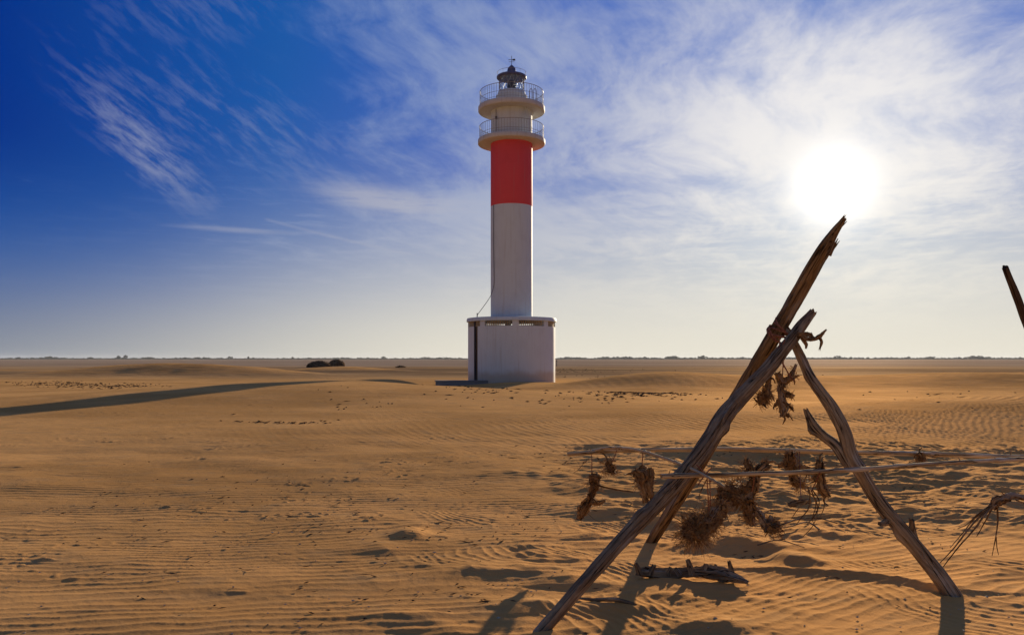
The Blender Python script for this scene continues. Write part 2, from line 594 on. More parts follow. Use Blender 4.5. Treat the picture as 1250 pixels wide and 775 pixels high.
def sand_material():
    m, t, b = new_mat('sand')
    g = t.nodes.new('ShaderNodeNewGeometry')
    P = S(t, g.outputs['Position'])
    sp = t.nodes.new('ShaderNodeSeparateXYZ')
    t.links.new(P.k, sp.inputs[0])
    X, Y, Z = (S(t, sp.outputs[i]) for i in range(3))
    dist = (X * X + Y * Y).m('SQRT')
    n1 = noise(t, scaled(t, P, .35, .5, 1), 1.0, 5, .6)
    n2 = noise(t, scaled(t, P, 2.2, 4.5, 1), 1.0, 6, .65)
    n3 = noise(t, P, 140, 3, .6)
    n0 = noise(t, scaled(t, P, .13, .22, 1), 1.0, 4, .6)
    col = cmix(t, (n1 * .5 + n0 * .5).smooth(.40, .60), (.42, .219, .070), (.59, .322, .113))
    col = cmix(t, n2.smooth(.46, .74) * .55, col, (.34, .22, .11))
    # heavier dark grains and scraps
    sp1 = noise(t, scaled(t, P, 26, 34, 20), 1.0, 3, .7)
    col = cmix(t, sp1.smooth(.68, .76) * .4, col, (.13, .09, .055))
    col = cmix(t, n3.smooth(.35, .65) * .16, col, (.58, .36, .15))
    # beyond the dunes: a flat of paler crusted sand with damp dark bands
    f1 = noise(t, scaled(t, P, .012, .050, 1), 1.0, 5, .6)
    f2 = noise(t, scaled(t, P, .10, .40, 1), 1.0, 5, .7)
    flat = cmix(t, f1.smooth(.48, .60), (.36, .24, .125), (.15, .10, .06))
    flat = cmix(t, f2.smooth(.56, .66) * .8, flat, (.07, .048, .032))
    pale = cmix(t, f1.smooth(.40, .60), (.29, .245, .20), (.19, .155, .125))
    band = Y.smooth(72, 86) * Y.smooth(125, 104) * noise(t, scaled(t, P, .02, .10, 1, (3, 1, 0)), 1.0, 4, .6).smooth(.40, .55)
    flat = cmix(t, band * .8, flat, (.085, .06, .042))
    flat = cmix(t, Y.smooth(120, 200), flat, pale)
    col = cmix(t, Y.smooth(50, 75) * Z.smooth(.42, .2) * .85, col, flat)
    df = t.nodes.new('ShaderNodeBsdfDiffuse')
    df.inputs['Roughness'].default_value = .6
    t.links.new(col.k, df.inputs['Color'])
    gs = t.nodes.new('ShaderNodeBsdfGlossy')          # grains scatter low sun forwards
    gs.inputs['Roughness'].default_value = .84
    gcol = cmix(t, .22, cmix(t, 1.0, col, (1.6, 1.6, 1.6), 'MULTIPLY'), (.74, .50, .30))
    t.links.new(gcol.k, gs.inputs['Color'])
    mxs = t.nodes.new('ShaderNodeMixShader')
    mxs.inputs[0].default_value = .22
    t.links.new(df.outputs[0], mxs.inputs[1])
    t.links.new(gs.outputs[0], mxs.inputs[2])
    t.links.new(mxs.outputs[0], t.nodes['Material Output'].inputs['Surface'])
    bmp = noise(t, P, 55, 4, .7) * .4 + noise(t, scaled(t, P, 5, 9, 1), 1.0, 6, .6) * 2.0 * dist.smooth(9, 26) \
        + noise(t, scaled(t, P, .8, 2.2, 1), 1.0, 5, .6) * 14.0 * dist.smooth(25, 70)
    set_bump(t, df, bmp, .8, .012)
    set_bump(t, gs, bmp, .8, .012)
    t.nodes.remove(b)
    return m


sand_m = sand_material()
ground = tag(link('ground', ground_mesh(), sand_m), None, None, None, 'structure')


# ------------------------------------------------------------------ materials
def plaster(name, base, dirt=(.30, .27, .23), streak=.35, rough=.7, splash=False):
    m, t, b = new_mat(name)
    P = coords(t)
    n1 = noise(t, scaled(t, P, 6, 6, .35), 1.0, 5, .65)
    n2 = noise(t, P, 1.3, 5, .6)
    n3 = noise(t, P, 30, 4, .6)
    col = cmix(t, n1.smooth(.50, .78) * streak, base, dirt)
    col = cmix(t, n2.smooth(.48, .70) * streak * .6, col, [c * .78 for c in base])
    col = cmix(t, n3.smooth(.62, .70) * streak * .5, col, dirt)
    if splash:
        sx = t.nodes.new('ShaderNodeSeparateXYZ')
        t.links.new(P.k, sx.inputs[0])
        zz = S(t, sx.outputs[2])
        fall = (zz.smooth(.2, 1.3, 1.0, 0.0) + (n2 - .5) * .8).smooth(.25, .9)
        col = cmix(t, fall * .6, col, (.42, .30, .18))
        drip = noise(t, scaled(t, P, 3.2, 3.2, .12), 1.0, 5, .7)
        col = cmix(t, drip.smooth(.56, .72) * .22, col, (.36, .25, .17))
    t.links.new(col.k, b.inputs['Base Color'])
    b.inputs['Roughness'].default_value = rough
    set_bump(t, b, noise(t, P, 18, 5, .6), .35, .01)
    return m


def metal(name, base, rough=.5, metallic=.0):
    m, t, b = new_mat(name)
    P = coords(t)
    n = noise(t, P, 12, 5, .6)
    col = cmix(t, n.smooth(.5, .72) * .5, base, (.16, .09, .05))
    t.links.new(col.k, b.inputs['Base Color'])
    b.inputs['Roughness'].default_value = rough
    b.inputs['Metallic'].default_value = metallic
    return m


def wood(name, c_dark, c_mid, c_light, sc=(55, 55, 5), crack=.8, bump=.012):
    m, t, b = new_mat(name)
    G = coords(t, attr='grain')
    wob = noise(t, scaled(t, G, 8, 8, 3), 1.0, 3, .5)
    n1 = noise(t, scaled(t, G, *sc), 1.0, 5, .65, .6)
    n2 = noise(t, scaled(t, G, sc[0] * 2.6, sc[1] * 2.6, sc[2] * 1.2), 1.0, 4, .6, .3)
    n3 = noise(t, scaled(t, G, 9, 9, 5), 1.0, 4, .55)
    col = ramp(t, n1 * .6 + n3 * .4, [(.30, c_dark), (.48, c_mid), (.68, c_light)])
    silver = noise(t, scaled(t, G, 14, 14, 2.2), 1.0, 4, .6)
    col = cmix(t, silver.smooth(.54, .68) * .55, col, [min(1, sum(c_light) / 3 * k_) for k_ in (1.30, 1.22, 1.12)])
    crk = noise(t, scaled(t, G, 34, 34, 1.1), 1.0, 3, .5)
    crl = (crk - .5).m('ABSOLUTE').smooth(.022, .004)
    col = cmix(t, crl * .85, col, [c * .18 for c in c_dark])
    cr = n2.smooth(.36, .28)
    col = cmix(t, cr * crack, col, [c * .25 for c in c_dark])
    t.links.new(col.k, b.inputs['Base Color'])
    b.inputs['Roughness'].default_value = .95
    b.inputs['Specular IOR Level'].default_value = .08
    set_bump(t, b, n1 + n2 * .8 + wob * .4 - crl * .9, 1.0, bump)
    return m


white_m = plaster('white_render', (.52, .60, .65), streak=.45)
drum_m = plaster('white_wall_render', (.55, .62, .67), streak=.45, splash=True)
red_m = plaster('red_paint', (.58, .048, .072), (.42, .12, .13), streak=.5)
soffit_m = plaster('gallery_render', (.48, .49, .50), (.30, .26, .20), streak=.6)
grey_m = plaster('grey_concrete', (.20, .20, .21), streak=.4)
rail_m = metal('rail_metal', (.22, .22, .23), .5)
dark_m = metal('dark_metal', (.05, .05, .06), .5)
blue_m = metal('lantern_paint', (.055, .065, .17), .45)
door_m = metal('brown_door_paint', (.15, .10, .06), .6)
lattice_m = plaster('lattice_block', (.42, .35, .24), streak=.3)
grey_wood = wood('grey_driftwood', (.065, .047, .033), (.235, .172, .112), (.48, .37, .24), crack=.9, bump=.02)
brown_wood = wood('brown_driftwood', (.065, .042, .020), (.22, .138, .068), (.42, .28, .145), crack=.9, bump=.02)
pale_wood = wood('pale_driftwood', (.09, .063, .040), (.31, .225, .14), (.56, .43, .28), crack=.8, bump=.02)
dark_wood = wood('dark_driftwood', (.035, .024, .018), (.08, .055, .04), (.14, .10, .07))
root_wood = wood('root_wood', (.06, .034, .016), (.27, .155, .070), (.54, .36, .18), (60, 60, 26), bump=.02)
cane_m = wood('dry_cane', (.16, .11, .06), (.44, .32, .19), (.66, .52, .33), (70, 70, 4), .4, .003)

fibre_m, _t, _b = new_mat('root_fibre')
_c = cmix(_t, noise(_t, coords(_t), 30, 3, .5).smooth(.35, .65), (.19, .10, .04), (.52, .33, .14))
_t.links.new(_c.k, _b.inputs['Base Color'])
_b.inputs['Roughness'].default_value = .7
_tr = _t.nodes.new('ShaderNodeBsdfTranslucent')
_t.links.new(_c.k, _tr.inputs[0])
_mx = _t.nodes.new('ShaderNodeMixShader')
_mx.inputs[0].default_value = .4
_t.links.new(_b.outputs[0], _mx.inputs[1])
_t.links.new(_tr.outputs[0], _mx.inputs[2])
_t.links.new(_mx.outputs[0], _t.nodes['Material Output'].inputs[0])

string_m, _t, _b = new_mat('cord')
_c = cmix(_t, noise(_t, coords(_t), 90, 3, .5).smooth(.4, .6), (.16, .05, .03), (.30, .13, .07))
_t.links.new(_c.k, _b.inputs['Base Color'])
_b.inputs['Roughness'].default_value = .9

earth_m, _t, _b = new_mat('dark_earth')
_c = cmix(_t, noise(_t, coords(_t), 2.5, 5, .7).smooth(.4, .65), (.05, .032, .02), (.15, .09, .045))
_t.links.new(_c.k, _b.inputs['Base Color'])
_b.inputs['Roughness'].default_value = 1.0
_b.inputs['Specular IOR Level'].default_value = 0.0

leaf_m, _t, _b = new_mat('far_foliage')
_c = cmix(_t, noise(_t, coords(_t), .6, 4, .6).smooth(.35, .65), (.035, .045, .025), (.075, .085, .05))
_t.links.new(_c.k, _b.inputs['Base Color'])
_b.inputs['Roughness'].default_value = 1.0
_b.inputs['Specular IOR Level'].default_value = 0.0

glass_m, _t, _b = new_mat('lantern_glass')
_b.inputs['Base Color'].default_value = (.9, .95, 1, 1)
_b.inputs['Roughness'].default_value = .05
_b.inputs['Transmission Weight'].default_value = 1
_b.inputs['IOR'].default_value = 1.45

# ------------------------------------------------------------------ lighthouse
TX, TY = (624.5 - 625) / F * 50, 50.0
lh = empty('lighthouse', (TX, TY, 0), 'tall white lighthouse with a red band and two galleries on a wide drum', 'lighthouse')
SR = 1.30          # shaft radius


def zy(py, d=50.0):
    return CH + (HZ - py) * d / F


# drum: wall below the vent band, piers between the openings, coping
RD, RI = 2.73, 2.55
m = MB()
GAP0, GAP1 = R(-56.2), R(-48.8)      # the tall narrow recess
z0, zv0, zv1 = -.6, 3.47, 3.80
m.lathe([(RI, z0), (RD, z0), (RD, zv0), (RI, zv0)], 120, GAP1, GAP0 + 2 * PI, close=True)
m.build('wall', drum_m, lh)
for k in range(8):                   # piers
    a = R(-40 + 45 * k)
    p = MB()
    p.lathe([(RI, zv0), (RD, zv0), (RD, zv1), (RI, zv1)], 4, a - R(4.2), a + R(4.2), close=True)
    p.build('pier', drum_m, lh)
pane_bar = None
for k in range(8):                   # vent openings filled with lattice blocks
    a0 = R(-40 + 45 * k + 4.2)
    a1 = R(-40 + 45 * (k + 1) - 4.2)
    v_ = MB()
    sillr = [(RI + .03, zv0 + .002), (RD - .05, zv0 + .002), (RD - .05, zv0 + .03), (RI + .03, zv0 + .03)]
    v_.lathe(sillr, 12, a0, a1, close=True)
    f_ = v_.build('vent_opening', lattice_m, lh)
    nb = 12
    bm_ = MB()
    for i in range(1, nb):
        aa = a0 + (a1 - a0) * i / nb
        bm_.lathe([(RI + .05, zv0 + .03), (RD - .07, zv0 + .03), (RD - .07, zv1), (RI + .05, zv1)], 1, aa - .007, aa + .007, close=True)
    for zz in (zv0 + .13, zv0 + .23):
        bm_.lathe([(RI + .06, zz), (RD - .08, zz), (RD - .08, zz + .02), (RI + .06, zz + .02)], 12, a0, a1, close=True)
    tag(bm_.build('lattice', lattice_m, f_), kind='stuff')
m = MB()
m.lathe([(.0, zv1), (RD + .09, zv1), (RD + .09, zv1 + .14), (RD + .05, zv1 + .22), (RD - .1, zv1 + .24), (0, zv1 + .26)], 120)
m.build('coping', white_m, lh)
# door recess
m = MB()
m.lathe([(RI, z0), (RI + .05, z0), (RI + .05, zv0 + .30), (RI, zv0 + .30)], 4, GAP0, GAP1, close=True)
dr = m.build('door', door_m, lh)
m = MB()
m.lathe([(RI + .05, z0), (RD + .012, z0), (RD + .012, zv0 + .31), (RI + .05, zv0 + .31)], 1, GAP0 - R(.5), GAP0 + R(.7), close=True)
m.build('frame', dark_m, dr)
for k in range(4):
    m = MB()
    zz = .2 + k * .9
    m.lathe([(RI + .05, zz), (RI + .065, zz), (RI + .065, zz + .06), (RI + .05, zz + .06)], 2, GAP0 + .02, GAP1 - .005, close=True)
    m.build('door_rail', door_m, dr)
# plinth slab on the left side
m = MB()
m.box(-4.55, -1.4, -2.35, -1.75, -.8, .16)
m.box(-4.60, -1.4, -2.40, -1.70, .162, .21)
m.build('plinth', grey_m, lh, smooth=False)

z_rb = zy(248, 48.7)
m = MB()
m.lathe([(SR + .01, zv1 + .2), (SR + .01, z_rb)], 96)
m.build('white_shaft', white_m, lh)
m = MB()
m.lathe([(SR, z_rb - .02), (SR + .012, z_rb), (SR + .012, zy(177))], 96)
m.build('red_band', red_m, lh)


def gallery(zb, zt, zj, rg, zr_top, zr_mid, nm):
    g = MB()
    g.lathe([(SR - .05, zb), (rg - .16, zb), (rg - .15, zb + .02), (rg - .12, zb + .02), (rg - .11, zb), (rg - .02, zb), (rg, zb + .03), (rg, zt - .03), (rg - .02, zt), (SR - .05, zt + .02)], 96, close=True)
    gal = g.build('gallery', soffit_m, lh)
    rr_ = rg - .10
    for zz, th in ((zr_top, .017), (zr_mid, .010), (zt + .12, .009)):
        h = MB()
        h.lathe([(rr_ + th * math.cos(a * PI / 3), zz + th * math.sin(a * PI / 3)) for a in range(6)], 72, close=True)
        h.build('handrail' if zz == zr_top else 'rail', rail_m, gal)
    bal = MB()
    th = .0065
    bal.box(-th, th, -th, th, zt, zr_top)
    bme = bal.mesh('baluster', False)
    bme.materials.append(rail_m)
    n = 72
    for i in range(n):
        a = 2 * PI * (i + .5) / n
        b_ = link('baluster', bme, None, gal)
        b_.location = (rr_ * math.sin(a), -rr_ * math.cos(a), 0)
        b_.rotation_euler = (0, 0, a)
    return gal


gal_low = gallery(zy(177), zy(171.5), zy(188), 2.11, zy(155.5), zy(155, 48), 'lower')
gal_up = gallery(zy(137.5), zy(131.5), zy(149), 2.09, zy(113.5), zy(123), 'upper')
m = MB()
m.lathe([(SR - .01, 14.9), (SR - .01, 15.9), (SR + .004, 15.91), (SR + .004, 15.94), (SR - .01, 15.95), (SR - .01, zy(136))], 96)
m.build('upper_shaft', white_m, lh)
# lantern base, lantern, roof
zb0 = zy(131.5) - .02
zl0 = 18.2
m = MB()
m.lathe([(.97, zb0), (.97, zl0 - .34), (.985, zl0 - .33), (.985, zl0 - .26), (.90, zl0 - .22), (.86, zl0 - .02), (.84, zl0), (0, zl0 + .01)], 64)
m.build('lantern_base', white_m, lh)
zl1 = 19.08
RL = .80
for i in range(12):                 # panes
    g = MB()
    a = 2 * PI * i / 12
    b2 = 2 * PI * (i + 1) / 12
    pts = []
    for rr_ in (RL - .03, RL - .02):
        for aa in (a + .02, b2 - .02):
            for zz in (zl0 + .03, zl1 - .02):
                pts.append((rr_ * math.sin(aa), -rr_ * math.cos(aa), zz))
    g.add(pts, [(0, 1, 3, 2), (4, 6, 7, 5), (0, 4, 5, 1), (2, 3, 7, 6), (0, 2, 6, 4), (1, 5, 7, 3)])
    g.build('pane', glass_m, lh, smooth=False)


def tube(mb, P, rad, sides=6, n=None, seed=0, wob=0.0):
    """plain tapered tube; rad may be a pair"""
    r0, r1 = rad if isinstance(rad, tuple) else (rad, rad)
    n = n or max(2, len(P) * 3)
    pts, ts = catmull(P, n)
    pts = [Vector(p[:3]) for p in pts]
    rn = random.Random(seed)
    up = None
    v, f, g = [], [], []
    L = 0
    for i, p in enumerate(pts):
        tg = (pts[min(i + 1, n - 1)] - pts[max(i - 1, 0)])
        if tg.length < 1e-9:
            tg = Vector((0, 0, 1))
        tg.normalize()
        if up is None:
            up = tg.orthogonal().normalized()
        up = (up - tg * up.dot(tg)).normalized()
        bi = tg.cross(up)
        if i:
            L += (p - pts[i - 1]).length
        r_ = r0 + (r1 - r0) * ts[i]
        for k in range(sides):
            a = 2 * PI * k / sides
            rq = r_ * (1 + wob * (rn.random() - .5))
            v.append(p + (up * math.cos(a) + bi * math.sin(a)) * rq)
            g.append((math.cos(a) * r_ + seed * .13, math.sin(a) * r_, L))
    for i in range(n - 1):
        for k in range(sides):
            k2 = (k + 1) % sides
            f.append((i * sides + k, i * sides + k2, (i + 1) * sides + k2, (i + 1) * sides + k))
    f.append(tuple(reversed(range(sides))))
    f.append(tuple((n - 1) * sides + k for k in range(sides)))
    mb.add(v, f, g)


for i in range(12):                  # slanting glazing bars
    g = MB()
    a = 2 * PI * i / 12
    for sgn in (1, -1):
        b2 = a + sgn * 2 * PI / 12
        tube(g, [(RL * math.sin(a), -RL * math.cos(a), zl0), (RL * math.sin(b2), -RL * math.cos(b2), zl1)], .017, 4, 2)
    g.build('glazing_bar', rail_m, lh)
m = MB()
tube(m, [(0, 0, zl0), (0, 0, zl0 + .3)], .2, 12, 2)
tube(m, [(0, 0, zl0 + .3), (0, 0, zl0 + .68)], (.30, .22), 14, 4)
m.build('optic', dark_m, lh)
RB = .937
m = MB()
m.lathe([(0, zl1 + .10), (.55, zl1 + .06), (RL - .03, zl1 - .01), (RL + .02, zl1 - .01), (RB - .02, zl1), (RB, zl1 + .02), (RB, zl1 + .10), (RB - .03, zl1 + .13), (.62, zl1 + .25), (.28, zl1 + .36), (.0, zl1 + .38)], 48)
m.build('lantern_roof', blue_m, lh)
m = MB()
zr = zl1 + .34
m.lathe([(.30, zr - .04), (.265, zr + .04), (.27, zr + .16), (.25, zr + .26), (.19, zr + .36), (.10, zr + .44), (.05, zr + .50), (.0, zr + .52)], 24)
m.build('cupola', blue_m, lh)
m = MB()
tr_ = RB - .03
m.lathe([(tr_ + .011 * math.cos(a * PI / 2), zl1 + .36 + .011 * math.sin(a * PI / 2)) for a in range(4)], 48, close=True)
for i in range(10):
    a = 2 * PI * i / 10
    tube(m, [(tr_ * math.sin(a), -tr_ * math.cos(a), zl1 + .1), (tr_ * math.sin(a), -tr_ * math.cos(a), zl1 + .36)], .008, 4, 2)
m.build('roof_rail', rail_m, lh)
m = MB()
zt = zr + .48
tube(m, [(0, 0, zt), (0, 0, zt + .60)], .016, 5, 2)
tube(m, [(-.18, 0, zt + .22), (.18, 0, zt + .22)], .012, 4, 2)
tube(m, [(0, -.18, zt + .22), (0, .18, zt + .22)], .012, 4, 2)
m.box(-.20, .20, -.008, .008, zt + .34, zt + .365)
m.box(.06, .23, -.01, .01, zt + .30, zt + .41)
m.build('weather_vane', dark_m, lh, smooth=False)


def at_cyl(px, py, r_):
    """a point on a vertical cylinder of radius r_ round the tower axis seen at a pixel, local coordinates"""
    x = (px - 625) / F
    # solve (x*d - TX)^2 + (d-50)^2 = r^2, near root
    A_, B_, C_ = x * x + 1, -2 * (x * TX + TY), TX * TX + TY * TY - r_ * r_
    D_ = max(0, B_ * B_ - 4 * A_ * C_)
    d = (-B_ - math.sqrt(D_)) / (2 * A_)
    return Vector((x * d - TX, d - TY, CH + (HZ - py) / F * d))


m = MB()
tube(m, [at_cyl(602.5, 250, SR + .04), at_cyl(602.5, 300, SR + .04), at_cyl(603, 345, SR + .04), at_cyl(602, 352, SR + .06),
         at_cyl(598.5, 362, SR + .25), at_cyl(583, 384, RD + .02)], .018, 5, 40)
m.build('cable', dark_m, lh)
m = MB()
p = at_cyl(582.5, 384, RD - .1)
tube(m, [(p.x, p.y, 4.0), (p.x, p.y, 4.28)], .03, 6, 2)
m.build('cable_post', dark_m, lh)
m = MB()
tube(m, [at_cyl(605.5, 133, SR + .05), at_cyl(605.5, 163, SR + .05)], .018, 5, 6)
q = at_cyl(605.5, 144, SR + .09)
m.box(q.x - .05, q.x + .05, q.y - .04, q.y + .04, q.z - .09, q.z + .09)
m.build('drain_pipe', dark_m, lh)
m = MB()
for dxp in (0, 4.2):
    tube(m, [at_cyl(637.3 + dxp, 164.5, SR + .45), at_cyl(641.3 + dxp * .8, 129, SR + .12)], .02, 5, 2)
for i in range(11):
    t_ = i / 11
    a_ = at_cyl(637.3 + 4 * t_, 164.5 - 35.5 * t_, SR + .45 - .33 * t_)
    b_ = at_cyl(641.5 + 3.2 * t_, 164.5 - 35.5 * t_, SR + .45 - .33 * t_)
    tube(m, [a_, b_], .012, 4, 2)
m.build('ladder', white_m, lh)
for ppx in (648.5, 653.2):
    m = MB()
    base = at_cyl(ppx, 122, 2.0)
    X0 = base.x
    tube(m, [(X0 - .09, -1.3, 17.25), (X0 - .07, -1.3, 17.9), (X0, -1.3, 18.05), (X0 + .07, -1.3, 17.9), (X0 + .09, -1.3, 17.25)], .02, 5, 16)
    m.build('ladder_hoop', rail_m, lh)


# ------------------------------------------------------------------ driftwood
def log(path, radii, seed, sides=18, n=None, jag=(0, 0), knots=(), ridge=.13, lump=0.0):
    """a weathered pole: path of world points, radii at those points"""
    P = [tuple(p) + (r_,) for p, r_ in zip(path, radii)]
    L0 = sum((Vector(a) - Vector(b)).length for a, b in zip(path, path[1:]))
    n = n or max(6, int(L0 / .022))
    pts, ts = catmull(P, n)
    v, f, g = [], [], []
    up = None
    ang = np.arange(sides) * 2 * PI / sides
    rnd = random.Random(seed)
    jg = [[rnd.random() ** 1.5 for _ in range(sides)] for _ in range(2)]
    L = 0
    ctr = []
    for i in range(n):
        p = Vector(pts[i][:3])
        tg = (Vector(pts[min(i + 1, n - 1)][:3]) - Vector(pts[max(i - 1, 0)][:3])).normalized()
        if up is None:
            up = tg.orthogonal().normalized()
        up = (up - tg * up.dot(tg)).normalized()
        bi = tg.cross(up)
        if i:
            L += (p - ctr[-1]).length
        ctr.append(p)
        r_ = pts[i][3]
        ca_, sa_ = np.cos(ang), np.sin(ang)
        rr_ = 1 + ridge * pn(ca_ * 2.2 + L * .9, sa_ * 2.2 + 5.1, seed) + ridge * .8 * pn(ca_ * 5 + L * 1.3, sa_ * 5 - L * .7, seed + 1) \
            + .10 * pn(ca_ * .8 + L * 5, sa_ * .8 + L * 4, seed + 2) + ridge * .45 * pn(ca_ * 9 + L * 3, sa_ * 9, seed + 4)
        if lump:
            rr_ = rr_ + lump * pn(ca_ * 1.6 + L * 38, sa_ * 1.6 + L * 29, seed + 6) + lump * .6 * pn(ca_ * 3.5 - L * 70, sa_ * 3.5 + L * 60, seed + 8)
            rr_ = np.maximum(rr_, .35)
        for (kt, ka, kr, kh) in knots:
            da = np.minimum(np.abs(ang - ka), 2 * PI - np.abs(ang - ka))
            rr_ = rr_ + kh * np.exp(-((ts[i] - kt) * L0 / kr) ** 2 - (da * r_ / kr) ** 2)
        for k in range(sides):
            e = 0
            if i == 0 and jag[0]:
                e = -jag[0] * jg[0][k]
            if i == n - 1 and jag[1]:
                e = jag[1] * jg[1][k]
            v.append(p + (up * ca_[k] + bi * sa_[k]) * (r_ * rr_[k]) + tg * e)
            g.append((ca_[k] * r_ + seed * .31, sa_[k] * r_ - seed * .17, L))
    for i in range(n - 1):
        for k in range(sides):
            k2 = (k + 1) % sides
            f.append((i * sides + k, i * sides + k2, (i + 1) * sides + k2, (i + 1) * sides + k))
    for e, i in ((0, 0), (1, n - 1)):
        c = len(v)
        v.append(ctr[i])
        g.append((seed * .31, 0, L * e))
        for k in range(sides):
            k2 = (k + 1) % sides
            f.append((c, i * sides + k2, i * sides + k) if e == 0 else (c, i * sides + k, i * sides + k2))
    mb = MB()
    mb.add(v, f, g)
    return mb


def place(mb, name, m, label, cat, group=None, parent=None):
    if parent is None:
        c = Vector(mb.v[0])
        o = mb.build(name, m, None, loc=c)
        o.location = c
        return tag(o, label, cat, group)
    c = parent.location
    return mb.build(name, m, parent, loc=c)


TRI = 'driftwood poles of the tripod'


def sunk(p, q, k=.12):
    """extend a pole from q through p below the ground"""
    p, q = Vector(p), Vector(q)
    return p + (p - q).normalized() * k


# pole A: nearest, grey, foot lower left
A = [W(662, 770, 4.39), W(708, 716, 4.55), W(759, 659, 4.72), W(803, 613, 4.86), W(831, 583, 4.95), W(856, 552, 5.03), W(886, 506, 5.17), W(915, 474, 5.26),
     W(939, 448, 5.33), W(962, 420, 5.42), W(977, 399, 5.50), W(991, 382, 5.56)]
A[0].z = gh(A[0].x, A[0].y)
Ap = [sunk(A[0], A[1], .15)] + A
poleA = place(log(Ap, [.040, .038, .039, .042, .047, .053, .057, .056, .050, .046, .042, .038, .026], 3, jag=(0, .03),
                  knots=((.35, 1.0, .05, .4), (.62, 3.0, .05, .35), (.8, 4.5, .04, .4))),
              'driftwood_pole', grey_wood, 'thick grey weathered pole leaning in front, its foot at the bottom edge', 'pole', TRI)
# pole B: the tallest, brown, foot farthest away
B = [W(793, 665, 6.42), W(843, 585, 6.15), W(868, 541, 6.02), W(921, 450, 5.72), W(945, 410, 5.60), W(962, 381, 5.53), W(990, 332, 5.38), W(1007, 303, 5.30), W(1019, 283, 5.26), W(1029, 269, 5.23)]
B[0].z = gh(B[0].x, B[0].y)
Bp = [sunk(B[0], B[1], .15)] + B
poleB = place(log(Bp, [.043, .043, .047, .050, .053, .056, .055, .050, .044, .027, .015], 7, jag=(0, .05), ridge=.16,
                  knots=((.9, 0.0, .03, -.35), (.3, 2, .05, .3))),
              'driftwood_pole', brown_wood, 'longest brown pole rising from the lashing towards the sun with a splintered tip', 'pole', TRI)
# splinters at its broken shoulder
sp_ = MB()
for i, (a_, b_, r_) in enumerate([((1012, 312), (1023, 291), .016), ((1016, 305), (1025, 294), .010), ((1010, 300), (1024, 280), .014), ((1020, 284), (1031, 266), .010), ((1024, 280), (1034, 270), .007)]):
    tube(sp_, [W(*a_, 5.30), W(*b_, 5.26)], (r_, .002), 6, 5, i, .4)
place(sp_, 'splinter', brown_wood, None, None, parent=poleB)
# pole C: right leg with a fork
C = [W(1166, 733, 5.02), W(1150, 708, 5.05), W(1135, 689, 5.08), W(1107, 654, 5.13), W(1075, 616, 5.19), W(1056, 586, 5.22), W(1039, 556, 5.25),
     W(1030, 527, 5.28), W(1015, 498, 5.33), W(991, 463, 5.41), W(977, 434, 5.48), W(962, 405, 5.54)]
C[0].z = min(C[0].z, gh(C[0].x, C[0].y))
Cp = [sunk(C[0], C[1], .15)] + C
poleC = place(log(Cp, [.056, .054, .052, .050, .048, .047, .045, .045, .046, .042, .036, .031, .027], 12, jag=(0, .02), ridge=.10,
                  knots=((.30, 2.2, .045, .35), (.52, 4.0, .05, .25), (.84, 1.0, .035, .4))),
              'driftwood_pole', pale_wood, 'bent pale leg of the tripod with a forked branch, foot at right', 'pole', TRI)
place(log([W(1038, 572, 5.24), W(1030, 559, 5.27), W(1019, 543, 5.30), W(1006, 533, 5.33), W(994, 521, 5.36), W(987, 508, 5.38), W(984, 501, 5.39)],
          [.030, .036, .036, .033, .034, .024, .016], 15, 12, jag=(0, .02), knots=((.72, 2, .03, .6),)), 'branch', pale_wood, None, None, parent=poleC)
place(log([W(1117, 662, 5.16), W(1114, 650, 5.13), W(1113, 636, 5.10)], [.030, .024, .016], 16, 12, jag=(0, .025)), 'stub', pale_wood, None, None, parent=poleC)
place(log([W(1087, 634, 5.17), W(1080, 638, 5.14), W(1074, 639, 5.12)], [.03, .022, .014], 17, 10, jag=(0, .006)), 'stub', pale_wood, None, None, parent=poleC)
# lashing at the crossing
rp = MB()
rn = random.Random(4)
for k in range(7):
    t_ = k / 6
    c = W(951 + 8 * t_, 410 - 9 * t_ + rn.uniform(-3, 3), 5.50)
    ring = []
    axis = (B[5] - B[3]).normalized()
    e1 = axis.orthogonal().normalized()
    e2 = axis.cross(e1)
    rr_ = .083 + rn.uniform(-.006, .008)
    for j in range(15):
        a_ = j / 14 * 2 * PI
        ring.append(c + Vector((0, .03, 0)) + (e1 * math.cos(a_) + e2 * math.sin(a_)) * rr_ + axis * (.03 * math.sin(a_ * 1 + k)))
    tube(rp, ring, .006, 5, 30)
for k in range(3):
    c = W(952 + k * 6, 412 + k * 3, 5.38)
    tube(rp, [c, c + Vector((-.01 - .03 * k, -.02, -.10)), c + Vector((.02, -.02, -.2 - .03 * k))], .004, 4, 6)
place(rp, 'rope_lashing', string_m, 'reddish brown cord binding wound round the three poles where they cross', 'rope')

# pole of the next frame, at the right edge
Dp = [W(1227, 327, 5.4), W(1238, 354, 5.45), W(1250, 386, 5.5), W(1290, 492, 5.6), W(1330, 598, 5.7)]
d0 = W(1370, 700, 5.7)
d0.z = gh(d0.x, d0.y) - .1
place(log(Dp + [d0], [.020, .024, .026, .034, .042, .05], 21, 14, jag=(.02, 0)), 'driftwood_pole', dark_wood,
      'thin dark pole tip slanting in from the right edge against the sky', 'pole')


